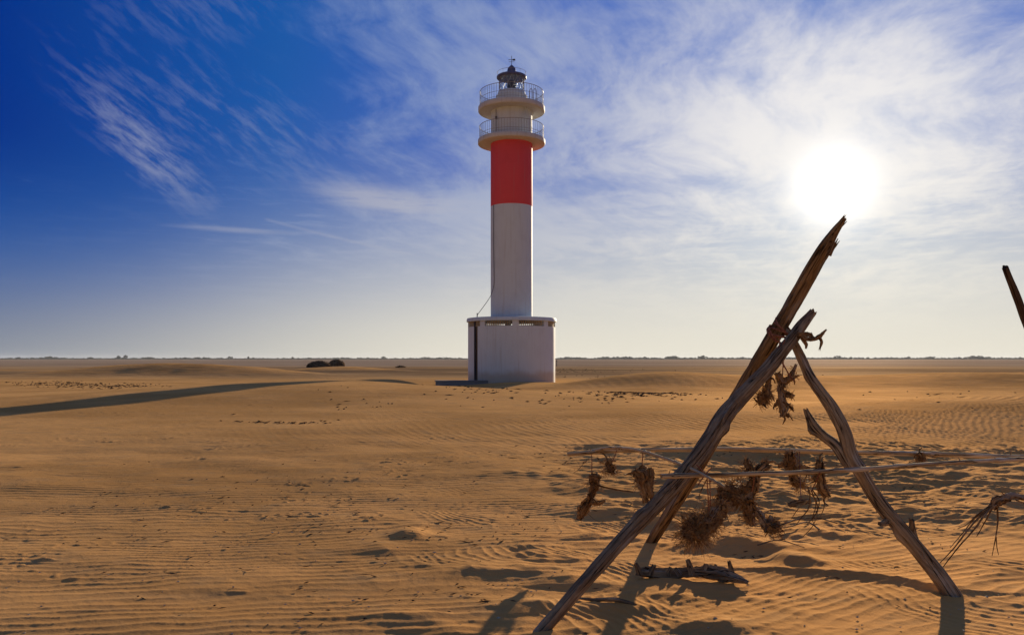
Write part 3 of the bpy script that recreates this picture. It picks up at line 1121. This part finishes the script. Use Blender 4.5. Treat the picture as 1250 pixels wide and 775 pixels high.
# canes
def cane(path, r0, r1, seed, label):
    P = catmull(path, 90)[0]
    out = MB()
    v = []
    rn_ = random.Random(seed)
    nodes = sorted(rn_.uniform(.02, .98) for _ in range(12))
    seg = [tuple(p[:3]) for p in P]
    rad = []
    for i in range(90):
        t_ = i / 89
        r_ = r0 + (r1 - r0) * t_
        for nd in nodes:
            r_ += .0035 * math.exp(-((t_ - nd) / .005) ** 2)
        rad.append(r_)
    mb = log([Vector(s_) for s_ in seg], rad, seed, 10, 180, jag=(.02, .01), ridge=.05)
    o = place(mb, 'cane', cane_m, label, 'cane', 'dry canes tied across the poles')
    # leaf scars and side shoots
    for nd in nodes[::2]:
        sh = MB()
        i = int(nd * 88)
        p = Vector(seg[i])
        d_ = Vector((rn_.uniform(-.3, .3), rn_.uniform(-.5, .5), rn_.uniform(-.2, 1))).normalized()
        tube(sh, [p, p + d_ * rn_.uniform(.02, .05)], (.005, .002), 4, 3)
        place(sh, 'shoot', cane_m, None, None, parent=o)
    return o


cane([W(695, 554, 6.30), W(752, 550, 6.28), W(843, 548.5, 6.22), W(873, 548, 6.20), W(963, 550, 6.12), W(1028, 552, 6.05), W(1125, 554, 5.95), W(1250, 558, 5.8), W(1330, 561, 5.7)], .0165, .018, 5,
     'long cane behind the poles, running from the far left to the right edge')
cane([W(808, 581, 4.80), W(854, 580, 4.82), W(925, 578, 4.88), W(989, 576, 4.93), W(1060, 572, 5.02), W(1099, 569, 5.1), W(1171, 564, 5.3), W(1250, 560, 5.55), W(1330, 556, 5.7)], .0140, .0135, 6,
     'cane in front of the poles, converging with the rear cane at the right edge')
cane([W(713, 553, 6.34), W(729, 549, 6.28), W(747, 546.5, 6.1), W(777, 549, 5.7), W(819, 562, 5.2), W(852, 576, 4.84), W(884, 594, 4.6)], .013, .008, 8,
     'short arched cane curving from the rear cane to the front pole')


# hanging roots
HANG = 'pieces of root hanging from the canes'


def fibres(mb, c, n, rad, length, seed, droop=.35, thick=.0017, squash=(1, 1, 1), bias=Vector((0, 0, 0))):
    rn_ = random.Random(seed)
    for _ in range(n):
        d_ = Vector((rn_.gauss(0, 1), rn_.gauss(0, 1), rn_.gauss(0, 1))).normalized()
        s0 = c + Vector((d_.x * squash[0], d_.y * squash[1], d_.z * squash[2])) * rad * .8
        l_ = length * rn_.uniform(.35, 1.1)
        dd = (d_ + bias + Vector((rn_.gauss(0, .35), rn_.gauss(0, .35), rn_.gauss(0, .35)))).normalized()
        p1 = s0 + dd * l_ * .5
        p2 = p1 + (dd + Vector((rn_.gauss(0, .4), rn_.gauss(0, .4), -droop + rn_.gauss(0, .3)))).normalized() * l_ * .5
        tube(mb, [s0, p1, p2], (thick * rn_.uniform(.8, 1.5), thick * .5), 3, 4)


def root(chunks, label, seed, hair=(), twigs=(), strings=(), mat=None, group=HANG, name='hanging_root', cat='root'):
    """chunks: lists of (px, py, depth, radius px) ; the first is the main piece"""
    mat = mat or root_wood
    o = None
    for k, ch in enumerate(chunks):
        path = [W(a, b, c) for a, b, c, r_ in ch]
        rad = [r_ / F * c for a, b, c, r_ in ch]
        L0 = sum((a - b).length for a, b in zip(path, path[1:]))
        mb = log(path, rad, seed + k * 5, 14, max(8, int(L0 / .006)), jag=(.014, .020), ridge=.5, lump=.38)
        if o is None:
            o = place(mb, name, mat, label, cat, group)
        else:
            place(mb, 'stub', mat, None, None, parent=o)
    if hair:
        hb = MB()
        rq = random.Random(seed)
        for ch in chunks:                       # ragged bark shreds all along the pieces
            for (a, b, c, r_), (a2, b2, c2, r2) in zip(ch, ch[1:]):
                for _ in range(14):
                    t_ = rq.random()
                    fibres(hb, W(a + (a2 - a) * t_, b + (b2 - b) * t_, c), 1, r_ / F * c * 1.1, (3 + r_) / F * c, rq.randrange(10 ** 6), thick=.0028)
        for j, (px, py, d, rp_, lp, n) in enumerate(hair):
            fibres(hb, W(px, py, d), n, rp_ / F * d, lp / F * d, seed * 9 + j)
        tag(place(hb, 'root_fibres', fibre_m, None, None, parent=o), kind='stuff')
    rq = random.Random(seed + 500)
    for j in range(7 if hair else 0):                # short broken rootlets
        ch = rq.choice(chunks)
        a, b, c, r_ = rq.choice(ch)
        th_ = rq.uniform(0, 2 * PI)
        l_ = rq.uniform(6, 15)
        p0 = W(a, b, c)
        p1 = W(a + math.cos(th_) * l_ * .6, b + math.sin(th_) * l_ * .6, c + rq.uniform(-.05, .05))
        p2 = W(a + math.cos(th_ + rq.uniform(-.6, .6)) * l_, b + math.sin(th_ + rq.uniform(-.3, .8)) * l_ + 2, c + rq.uniform(-.08, .08))
        tb = MB()
        tube(tb, [p0, p1, p2], (rq.uniform(.006, .011), .003), 6, 7, seed + j, .5)
        place(tb, 'rootlet', mat, None, None, parent=o)
    for j, tw in enumerate(twigs):
        tb = MB()
        tube(tb, [W(*q[:3]) for q in tw[1:]], tw[0], 6, len(tw) * 4, seed + j, .3)
        place(tb, 'twig', mat, None, None, parent=o)
    for j, st in enumerate(strings):
        tb = MB()
        tube(tb, [W(*q) for q in st], .0035, 5, len(st) * 3, seed + j, .2)
        place(tb, 'string', string_m, None, None, parent=o)
    return o


root([[(725, 579, 6.25, 6), (727, 590, 6.25, 6.5), (724, 600, 6.25, 4.5), (719, 612, 6.25, 5), (712, 622, 6.25, 6), (707, 632, 6.25, 3)],
      [(722, 613, 6.22, 2.5), (730, 615, 6.2, 2), (738, 611, 6.18, 1.2)], [(722, 581, 6.25, 3), (731, 583, 6.2, 3)]],
     'brown root stump on a string under the left end of the rear cane', 31,
     hair=((722, 590, 6.25, 6, 10, 50), (714, 618, 6.25, 5, 9, 40)),
     twigs=(((.008, .005), (728, 592, 6.22), (750, 597, 6.2), (773, 600, 6.2)), ((.003, .002), (719, 560, 6.3), (712, 566, 6.3), (705, 574, 6.3), (700, 577, 6.3)),
            ((.003, .001), (716, 625, 6.2), (726, 634, 6.2), (731, 636, 6.2))),
     strings=(((722, 553, 6.3), (722.5, 566, 6.27), (722, 581, 6.25)),))
root([[(742, 562, 6.2, 4), (745, 570, 6.2, 5), (749, 577, 6.2, 3)]], 'small spiky root tangle under the arched cane, right of the leftmost stump', 36,
     hair=((744, 570, 6.2, 6, 15, 80), (750, 575, 6.2, 3, 8, 30), (738, 575, 6.2, 3, 12, 25)), strings=(((753, 549, 6.2), (750, 558, 6.2), (745, 566, 6.2)),))
root([[(777, 576, 5.6, 3), (783, 577, 5.6, 7), (783, 588, 5.6, 5.5), (786, 598, 5.6, 4), (788, 612, 5.6, 3)],
      [(794, 572, 5.62, 3), (793, 585, 5.62, 4), (792, 595, 5.6, 4), (797, 611, 5.6, 2.5)], [(774, 576, 5.6, 2), (779, 584, 5.6, 5)]],
     'forked two legged root piece hanging left of the front pole', 41, hair=((779, 590, 5.6, 5, 12, 45),),
     strings=(((785, 551, 5.6), (784, 563, 5.6), (784, 574, 5.6)),))
root([[(836, 652, 5.0, 9), (846, 648, 5.0, 14), (858, 642, 5.0, 13), (870, 634, 5.0, 11), (878, 622, 5.0, 9), (883, 610, 5.0, 6)]],
     'big bristly root ball hanging lowest, just right of the front pole', 47,
     hair=((845, 647, 5.0, 13, 24, 420), (862, 640, 5.0, 12, 20, 300), (876, 625, 5.0, 8, 18, 160), (850, 655, 5.0, 10, 24, 120)),
     twigs=(((.004, .002), (866, 580, 4.85), (860, 590, 4.87), (853, 607, 4.9), (856, 611, 4.9)),),
     strings=(((863, 578, 4.83), (864, 600, 4.9), (866, 628, 5.0)), ((866, 578, 4.83), (867, 600, 4.9), (867, 620, 5.0)),
              ((850, 567, 4.80), (860, 577, 4.78), (868, 588, 4.80)), ((852, 592, 4.80), (860, 580, 4.78), (869, 570, 4.80))))
root([[(912, 562, 5.1, 4), (915, 572, 5.1, 6), (920, 584, 5.1, 6), (916, 596, 5.1, 8), (908, 606, 5.1, 10), (912, 616, 5.1, 8), (915, 632, 5.1, 6), (918, 640, 5.1, 3)],
      [(905, 606, 5.1, 8), (893, 602, 5.1, 9), (884, 600, 5.1, 8), (881, 606, 5.1, 4)], [(919, 582, 5.1, 5), (928, 572, 5.1, 6), (935, 566, 5.12, 5)], [(898, 612, 5.1, 7), (905, 598, 5.1, 8)]],
     'large branching root mass with bristly tufts hanging on the front cane', 53,
     hair=((912, 570, 5.1, 6, 14, 90), (934, 568, 5.1, 6, 8, 80), (890, 602, 5.1, 9, 18, 200), (908, 610, 5.1, 10, 16, 200), (914, 632, 5.1, 6, 12, 90), (900, 590, 5.1, 7, 16, 90)),
     strings=(((921, 576, 4.87), (920, 590, 5.0), (918, 600, 5.05)),))
root([[(921, 621, 5.15, 3.5), (928, 630, 5.15, 4), (935, 640, 5.15, 4)], [(935, 638, 5.15, 7), (942, 643, 5.15, 8), (950, 644, 5.15, 4)]],
     'grey root stick with an orange bristly end below the large root mass', 59, mat=grey_wood,
     hair=((942, 642, 5.15, 8, 11, 170), (949, 648, 5.15, 5, 9, 60)))
root([[(966, 552, 6.0, 6), (965, 563, 6.0, 8), (966, 574, 6.0, 7), (968, 582, 6.0, 5), (972, 588, 6.0, 6), (980, 591, 6.0, 4)],
      [(958, 567, 6.0, 3), (951, 568, 6.0, 2)], [(976, 570, 6.0, 3), (986, 572, 6.0, 2)]],
     'upright hairy root lump tied to the rear cane near its middle', 63, hair=((965, 564, 6.0, 8, 6, 260), (972, 588, 6.0, 6, 10, 120), (976, 597, 6.0, 3, 10, 30)),
     strings=(((962, 549, 6.12), (966, 556, 6.02), (970, 548, 6.15)),))
o7 = root([[(1001, 563, 5.0, 5), (1000, 574, 5.0, 5), (1002, 586, 5.0, 5), (1003, 596, 5.0, 5), (1009, 603, 5.0, 4)], [(994, 584, 5.0, 3), (1001, 578, 5.0, 4)],
           [(1004, 592, 5.0, 4), (1009, 600, 5.0, 5)]],
          'knotty root piece with thin trailing strands on the front cane beside the right leg', 67,
          hair=((1001, 570, 5.0, 5, 7, 60), (1006, 600, 5.0, 5, 8, 70), (995, 583, 5.0, 3, 6, 30)),
          twigs=[((.005, .002), (988, 597, 5.05), (989, 612, 5.05), (986, 622, 5.05), (978, 632, 5.05), (972, 640, 5.05)),
                 ((.004, .002), (992, 598, 5.0), (1000, 612, 5.0), (995, 628, 5.0), (985, 640, 5.0)),
                 ((.004, .002), (990, 597, 5.1), (996, 615, 5.1), (992, 635, 5.1), (1000, 648, 5.1)),
                 ((.004, .002), (1006, 604, 5.0), (1006, 618, 5.0), (1001, 632, 5.0)),
                 ((.004, .002), (987, 600, 5.1), (994, 607, 5.1), (998, 620, 5.1), (993, 640, 5.1), (980, 655, 5.15)),
                 ((.004, .002), (988, 610, 5.0), (975, 620, 5.0), (966, 633, 5.0))],
          strings=(((1001, 576, 4.92), (995, 590, 5.0), (990, 600, 5.0)),))
root([[(963, 616, 5.6, 3), (975, 613, 5.6, 3.5), (988, 611, 5.6, 2.5)]], 'short pale driftwood billet hanging behind the trailing strands', 71, mat=grey_wood,
     strings=(((978, 612, 5.6), (977, 590, 5.8), (976, 551, 6.08)),))
root([[(1122, 553, 5.9, 3), (1125, 558, 5.9, 4), (1122, 565, 5.9, 3)]], 'tiny tuft of root on the rear cane right of the right leg', 73,
     hair=((1124, 558, 5.9, 4, 7, 90),), strings=(((1124, 552, 5.95), (1124, 556, 5.9)),))

# roots bunched at the lashing
root([[(938, 460, 5.35, 3), (938, 470, 5.35, 3.5), (935, 478, 5.35, 5), (932, 486, 5.35, 7), (930, 492, 5.35, 4)]],
     'round bristly root knob hanging high on the left below the lashing', 81,
     hair=((933, 484, 5.35, 7, 12, 230),), strings=(((942, 430, 5.40), (940, 445, 5.37), (938, 462, 5.35)),), group='pieces of root hung at the top')
root([[(955, 462, 5.38, 3.5), (953, 475, 5.38, 4), (955, 490, 5.38, 4.5), (956, 506, 5.38, 4)], [(953, 478, 5.38, 3), (962, 482, 5.38, 4), (967, 484, 5.38, 2.5)],
      [(955, 490, 5.38, 3), (962, 494, 5.38, 2.5), (968, 500, 5.38, 1.5)], [(947, 494, 5.38, 2), (951, 490, 5.38, 3)], [(949, 456, 5.38, 4), (956, 466, 5.38, 4), (964, 460, 5.38, 3), (971, 447, 5.38, 1.5)],
      [(956, 466, 5.4, 2.5), (966, 462, 5.38, 3), (973, 459, 5.38, 1.5)], [(962, 508, 5.38, 1.5), (958, 504, 5.38, 2)]],
     'many branched root cluster hanging in the crook below the lashing', 85,
     hair=((955, 470, 5.38, 4, 9, 50), (950, 495, 5.38, 4, 6, 30)), strings=(((958, 428, 5.42), (956, 445, 5.4), (955, 463, 5.38)),), group='pieces of root hung at the top')
root([[(974, 409, 5.42, 3.5), (980, 411, 5.4, 3), (986, 414, 5.38, 2.5), (993, 414, 5.36, 2.2), (1000, 411, 5.34, 2.5), (1007, 404, 5.33, 1.2)],
      [(1000, 411, 5.34, 2), (1003, 417, 5.34, 1.8), (1001, 425, 5.34, 1)], [(978, 412, 5.4, 2), (984, 420, 5.4, 2), (984, 424, 5.4, 1.2)], [(976, 408, 5.4, 2), (985, 407, 5.4, 2), (992, 412, 5.38, 1.2)],
      [(990, 407, 5.38, 1), (993, 413, 5.37, 1.5)]],
     'gnarled twig jutting right from the lashing against the sky', 91, name='gnarled_twig', cat='twig', group='pieces of root hung at the top')

# root spray hanging in from the right edge
o9 = root([[(1272, 606, 5.2, 2.5), (1250, 608, 5.2, 2.5), (1236, 605, 5.2, 3), (1226, 609, 5.2, 4), (1216, 612, 5.2, 5), (1211, 619, 5.2, 4)]],
          'brown root spray fanning down to the left near the right edge', 95,
          twigs=[((.008, .003), (1222, 610, 5.2), (1205, 622, 5.18), (1185, 642, 5.15), (1165, 668, 5.12), (1146, 688, 5.1)),
                 ((.007, .003), (1218, 613, 5.2), (1203, 627, 5.16), (1190, 645, 5.12), (1172, 665, 5.1), (1150, 693, 5.06)),
                 ((.006, .002), (1212, 614, 5.22), (1195, 626, 5.2), (1180, 640, 5.2), (1169, 645, 5.2)),
                 ((.006, .002), (1214, 614, 5.2), (1206, 630, 5.2), (1192, 655, 5.2)),
                 ((.006, .002), (1210, 618, 5.22), (1190, 632, 5.24), (1177, 648, 5.24), (1160, 668, 5.22)),
                 ((.007, .002), (1217, 614, 5.2), (1218, 634, 5.2), (1216, 652, 5.2), (1213, 668, 5.2), (1211, 678, 5.2)),
                 ((.004, .002), (1216, 655, 5.2), (1217, 668, 5.2), (1219, 677, 5.2)),
                 ((.005, .002), (1236, 606, 5.2), (1228, 605, 5.2), (1222, 600, 5.2)),
                 ((.005, .002), (1240, 610, 5.2), (1252, 615, 5.2), (1262, 622, 5.2))],
          strings=(((1272, 558, 5.65), (1272, 580, 5.4), (1272, 606, 5.2)),))

# gnarled log lying on the sand
gy = 5.42


def GL(px, up, d=gy):
    x = (px - 625) / F * d
    return Vector((x, d, gh(x, d) + .012 + up))


lg = place(log([GL(780, .035), GL(795, .03), GL(815, .02), GL(840, .03), GL(860, .035, gy - .03), GL(880, .03, gy - .08), GL(897, .02, gy - .14), GL(912, .012, gy - .2)],
               [.022, .032, .034, .030, .036, .040, .028, .010], 61, 18, ridge=.45, lump=.25, jag=(.03, .02)),
           'gnarled_log', grey_wood, 'gnarled grey brown log with upright stubs lying on the sand inside the tripod', 'log')
for i, (px, hgt, lean, r_) in enumerate([(781, .075, -.03, .016), (793, .065, .03, .020), (845, .10, -.03, .018), (857, .07, .025, .020), (866, .05, .02, .018), (877, .06, -.02, .02), (893, .085, -.02, .018), (815, .045, .02, .018), (830, .04, -.03, .016)]):
    b0 = GL(px, .02, gy - .03)
    place(log([b0, b0 + Vector((lean * .5, 0, hgt * .55)), b0 + Vector((lean, .0, hgt))], [r_ * 1.2, r_, r_ * .75], 70 + i, 10, 8, ridge=.5, jag=(0, .012)), 'stub', grey_wood, None, None, parent=lg)

# half-buried branch nearer the viewer
b2 = place(log([GL(700, -.005, 4.95), GL(725, .0, 4.86), GL(748, .006, 4.80), GL(768, -.004, 4.76), GL(782, -.02, 4.74)], [.006, .010, .013, .010, .005], 64, 10, ridge=.4, lump=.25),
           'buried_branch', grey_wood, 'thin greyish branch half buried in the sand right of the front pole foot', 'branch')
# sticks on the hollow behind
for i, (pts, r_, lb) in enumerate([
        ([(955, 651, .02), (975, 646, .03), (1000, 640, .02), (1022, 646, .01)], .008, 'curved thin root lying on the mound behind the hanging strands'),
        ([(1000, 658, .02), (985, 652, .03), (960, 655, .02), (935, 650, .0)], .007, 'thin pale stick lying across the hollow below the bristly end'),
        ([(925, 676, .02), (950, 674, .03), (982, 676, .01)], .006, 'short straight twig on the sand above the round hollow')]):
    mb = MB()
    P = []
    for a_, b_, up_ in pts:
        x, y = gpx(a_, b_)
        P.append(Vector((x, y, gh(x, y) + .02 + up_)))
    tube(mb, P, (r_, r_ * .5), 7, 14, i, .3)
    place(mb, 'sand_stick', grey_wood, lb, 'stick', 'loose sticks on the sand')

# ------------------------------------------------------------------ scattered scraps of reed and crust
def scraps():
    rn_ = np.random.RandomState(5)
    V_, F_ = [], []
    clusters = [(130, 471, 55, 2.5, 90), (70, 468, 50, 2, 60), (775, 481, 55, 4, 110), (740, 487, 110, 5, 30), (590, 482, 60, 4, 26), (440, 480, 50, 3, 10),
                (345, 494, 50, 4, 26), (850, 556, 120, 10, 160), (1100, 590, 120, 18, 160), (1100, 560, 160, 8, 120), (820, 620, 90, 25, 120),
                (330, 600, 180, 30, 130), (430, 640, 120, 22, 120), (600, 650, 90, 30, 90), (150, 640, 150, 60, 110), (700, 560, 80, 14, 110),
                (900, 650, 100, 25, 110), (560, 730, 100, 25, 60), (1160, 640, 80, 25, 60), (930, 460, 200, 2, 120), (700, 452, 60, 1.5, 80), (1050, 720, 120, 30, 30),
                (400, 720, 380, 55, 90), (1150, 487, 90, 25, 22)]
    for (cx_, cy_, wx_, wy_, n) in clusters:
        for _ in range(int(n * (.6 if cy_ > 520 else 2.2))):
            px, py = cx_ + rn_.randn() * wx_ * .6, cy_ + rn_.randn() * wy_ * .6
            if py < 446:
                continue
            x, y = gpx(px, py)
            z = gh(x, y)
            x, y = gpx(px, py, min(z, 1.0))
            if math.hypot(x, y - 50) < 3.2 or y < 2:
                continue
            z = gh(x, y)
            far_ = max(1.0, y / 9.0)
            ln = (1.15 if cy_ < 500 else 1.0) * rn_.uniform(.008, .04) * min(far_, 3.5) * (1.9 if rn_.rand() < .08 else .8)
            th = (1.3 if cy_ < 500 else 1.0) * rn_.uniform(.002, .005) * min(far_, 3.5)
            a_ = rn_.uniform(-.7, .7) if rn_.rand() < .7 else rn_.uniform(0, PI)
            ux, uy = math.cos(a_) * ln, math.sin(a_) * ln
            b = len(V_)
            zz = z + .006 + th * .4
            nx, ny = -uy / ln * th, ux / ln * th
            tl_ = rn_.uniform(-.2, .35) * ln
            V_ += [(x - ux, y - uy, zz - tl_ * .4), (x + nx, y + ny, zz), (x + ux, y + uy, zz + tl_), (x - nx, y - ny, zz), (x, y, zz + th * 1.2), (x, y, zz - th)]
            for q_ in ((0, 3, 4), (3, 2, 4), (2, 1, 4), (1, 0, 4), (3, 0, 5), (2, 3, 5), (1, 2, 5), (0, 1, 5)):
                F_.append(tuple(b + k for k in q_))
    mb = MB()
    mb.v, mb.f, mb.g = V_, F_, V_
    tag(mb.build('reed_scraps', dark_wood, None, smooth=False), 'small dark scraps of reed and crust strewn over the sand', 'debris', None, 'stuff')


scraps()


def shells():
    rn_ = random.Random(9)
    mb = MB()
    for _ in range(260):
        px, py = rn_.uniform(-60, 1300), 560 + rn_.random() ** .7 * 225
        x, y = gpx(px, py)
        z = gh(x, y) + .008
        s_ = rn_.uniform(.004, .013) * (1.5 if rn_.random() < .1 else 1)
        e = [Vector((rn_.uniform(.6, 1.2) * a_ * s_, rn_.uniform(.5, 1.0) * b_ * s_, rn_.uniform(.3, .6) * c_ * s_)) for a_, b_, c_ in
             ((1, 0, 0), (-1, 0, 0), (0, 1, 0), (0, -1, 0), (0, 0, 1), (0, 0, -1))]
        mb.add([Vector((x, y, z)) + q_ for q_ in e], [(0, 2, 4), (2, 1, 4), (1, 3, 4), (3, 0, 4), (2, 0, 5), (1, 2, 5), (3, 1, 5), (0, 3, 5)])
    tag(mb.build('shell_bits', lattice_m, None, smooth=False), 'tiny pale shell fragments scattered over the near sand', 'shells', None, 'stuff')


shells()


# ------------------------------------------------------------------ far things
def heap(px, py, wpx, hpx, seed, label):
    x, d = gpx(px, py)
    w_ = wpx / F * d / 2
    h_ = hpx / F * d
    n, k = 36, 9
    v, f = [], []
    for j in range(k):
        t_ = j / (k - 1)
        for i in range(n):
            a_ = 2 * PI * i / n
            rr_ = w_ * math.cos(PI / 2 * t_) ** .8 * (1 + .22 * float(pn(math.cos(a_) * 2 + seed, math.sin(a_) * 2 + t_ * 3, seed)))
            v.append((rr_ * math.cos(a_), rr_ * math.sin(a_), h_ * math.sin(PI / 2 * t_) * (1 + .2 * float(pn(a_ * 2, t_ * 6, seed + 1))) - .1 * (1 - t_)))
    for j in range(k - 1):
        for i in range(n):
            f.append((j * n + i, j * n + (i + 1) % n, (j + 1) * n + (i + 1) % n, (j + 1) * n + i))
    rn_ = random.Random(seed)
    mb = MB()
    mb.add(v, f)
    o = mb.build('earth_heap', earth_m, None)
    o.location = (x, d, gh(x, d))
    tag(o, label, 'heap', 'dark heaps on the plain')
    tb = MB()
    for _ in range(90):
        a_, t_ = rn_.uniform(0, 2 * PI), rn_.random()
        ct = math.cos(PI / 2 * t_) ** .8
        p = Vector((w_ * ct * math.cos(a_), w_ * ct * math.sin(a_), h_ * math.sin(PI / 2 * t_)))
        tube(tb, [p, p + Vector((rn_.gauss(0, .2), rn_.gauss(0, .2), rn_.uniform(.02, .2)))], (.03, .01), 3, 2)
    tag(tb.build('dead_brush', earth_m, o), kind='stuff')


heap(389, 448.3, 29, 7.5, 3, 'dark brown earth heap on the plain, left one of the pair')
heap(411, 447.0, 20, 7.8, 5, 'steeper dark earth heap on the plain, right one of the pair')
heap(489, 450.2, 14, 2.4, 8, 'low dark mound by itself on the plain, between the pair of heaps and the lighthouse')


def post(px, py, h_, label):
    x, d = gpx(px, py)
    mb = MB()
    tube(mb, [(0, 0, -.2), (0, 0, h_)], (.07, .06), 6, 3)
    mb.box(-.12, .12, -.03, .03, h_ * .8, h_ * .92)
    o = mb.build('marker_post', dark_m, None)
    o.location = (x, d, gh(x, d))
    tag(o, label, 'post')


post(679.5, 447, 1.3, 'thin dark marker post just right of the lighthouse drum')


def blobs(mb, cx_, cy_, cz, rx, ry, rz, n, rn_, big=1.0):
    """uneven crown of many leaf clumps"""
    for _ in range(n):
        while True:
            p = Vector((rn_.uniform(-1, 1), rn_.uniform(-1, 1), rn_.uniform(-.8, 1)))
            if p.length < 1:
                break
        s_ = rn_.uniform(.16, .34) * big
        c = Vector((cx_ + p.x * rx, cy_ + p.y * ry, cz + p.z * rz))
        e = [Vector((rn_.uniform(.6, 1.2) * a_, rn_.uniform(.6, 1.2) * b_, rn_.uniform(.6, 1.2) * c_)) for a_, b_, c_ in
             ((1, 0, 0), (-1, 0, 0), (0, 1, 0), (0, -1, 0), (0, 0, 1), (0, 0, -1))]
        v = [c + Vector((q_.x * rx * s_, q_.y * ry * s_, q_.z * rz * s_)) for q_ in e]
        mb.add(v, [(0, 2, 4), (2, 1, 4), (1, 3, 4), (3, 0, 4), (2, 0, 5), (1, 2, 5), (3, 1, 5), (0, 3, 5)])


def far_tree(px, hpx, wpx, D, label, k):
    x = (px - 625) / F * D
    h_ = hpx / F * D
    w_ = wpx / F * D / 2
    rn_ = random.Random(k)
    o = bpy.data.objects.new('far_tree', None)
    COL.objects.link(o)
    o.location = (x, D, 0)
    tag(o, label, 'tree', 'separate trees on the horizon')
    mb = MB()
    blobs(mb, 0, 0, h_ * .52, w_, w_, h_ * .50, 60, rn_)
    mb.build('crown', leaf_m, o, smooth=False)
    mb = MB()
    tube(mb, [(0, 0, -.5), (w_ * .05, 0, h_ * .3), (0, 0, h_ * .65)], (h_ * .05, h_ * .025), 5, 4)
    mb.build('trunk', dark_wood, o)


for k, (px, hp, wp, lb) in enumerate([
        (22, 3.0, 5, 'first small tree on the horizon at the far left'), (62, 3.6, 14, 'low broad tree clump on the horizon, second from the left'),
        (110, 2.6, 8, 'small low tree on the horizon left of the tall pair'), (145, 4.8, 5, 'left tree of the tall pair on the left horizon'),
        (153, 5.2, 5, 'right tree of the tall pair on the left horizon'), (182, 3.0, 9, 'low tree on the horizon just right of the tall pair'),
        (240, 2.8, 9, 'low rounded tree on the horizon between the tall pair and the heaps'), (281, 3.6, 7, 'medium tree on the horizon left of the earth heaps'),
        (303, 3.8, 2.5, 'narrow upright tree on the horizon left of the earth heaps'), (357, 3.2, 3, 'narrow tree on the horizon just left of the heap pair'),
        (468, 3.4, 6, 'tree on the horizon midway between the heaps and the lighthouse'), (520, 2.8, 12, 'long low tree clump on the horizon left of the lighthouse'),
        (740, 3.4, 12, 'low tree clump on the horizon right of the lighthouse'), (820, 4.0, 16, 'broad tree clump on the horizon between lighthouse and tripod'),
        (858, 4.6, 12, 'highest tree clump on the horizon just left of the tripod'), (1022, 4.2, 9, 'rounded tree on the horizon just right of the tripod apex'),
        (1135, 3.4, 14, 'low wide tree on the right horizon'), (1195, 4.2, 26, 'longest tree clump on the horizon near the right edge')]):
    far_tree(px, hp, wp, 2500, lb, k)

mb = MB()
rn = random.Random(77)
for i in range(900):
    px = -260 + 1770 * (i + rn.random()) / 900
    D = rn.uniform(2600, 3000)
    hp = (1.9 + 1.6 * max(0, float(pn(px / 60, 3.0, 7)) + .25)) * (1.0 if px > 620 else .75) * rn.uniform(.6, 1.15)
    blobs(mb, (px - 625) / F * D, D, hp / F * D * .30, 14, 14, hp / F * D * .70, 8, rn, 1.9)
tag(mb.build('far_woods', leaf_m, None, smooth=False), 'long thin line of woods along the horizon', 'woods', None, 'stuff')

# ------------------------------------------------------------------ haze
HAZE = True
if HAZE:
    mb = MB()
    mb.box(-7200, 7200, -7200, 7200, -2.5, 24)
    hm = bpy.data.materials.new('haze')
    hm.use_nodes = True
    t = hm.node_tree
    t.nodes.remove(t.nodes['Principled BSDF'])
    pv = t.nodes.new('ShaderNodeVolumePrincipled')
    pv.inputs['Color'].default_value = (.80, .87, .97, 1)
    pv.inputs['Density'].default_value = .00005
    pv.inputs['Anisotropy'].default_value = .15
    t.links.new(pv.outputs[0], t.nodes['Material Output'].inputs['Volume'])
    tag(mb.build('haze', hm, None, smooth=False), kind='stuff')
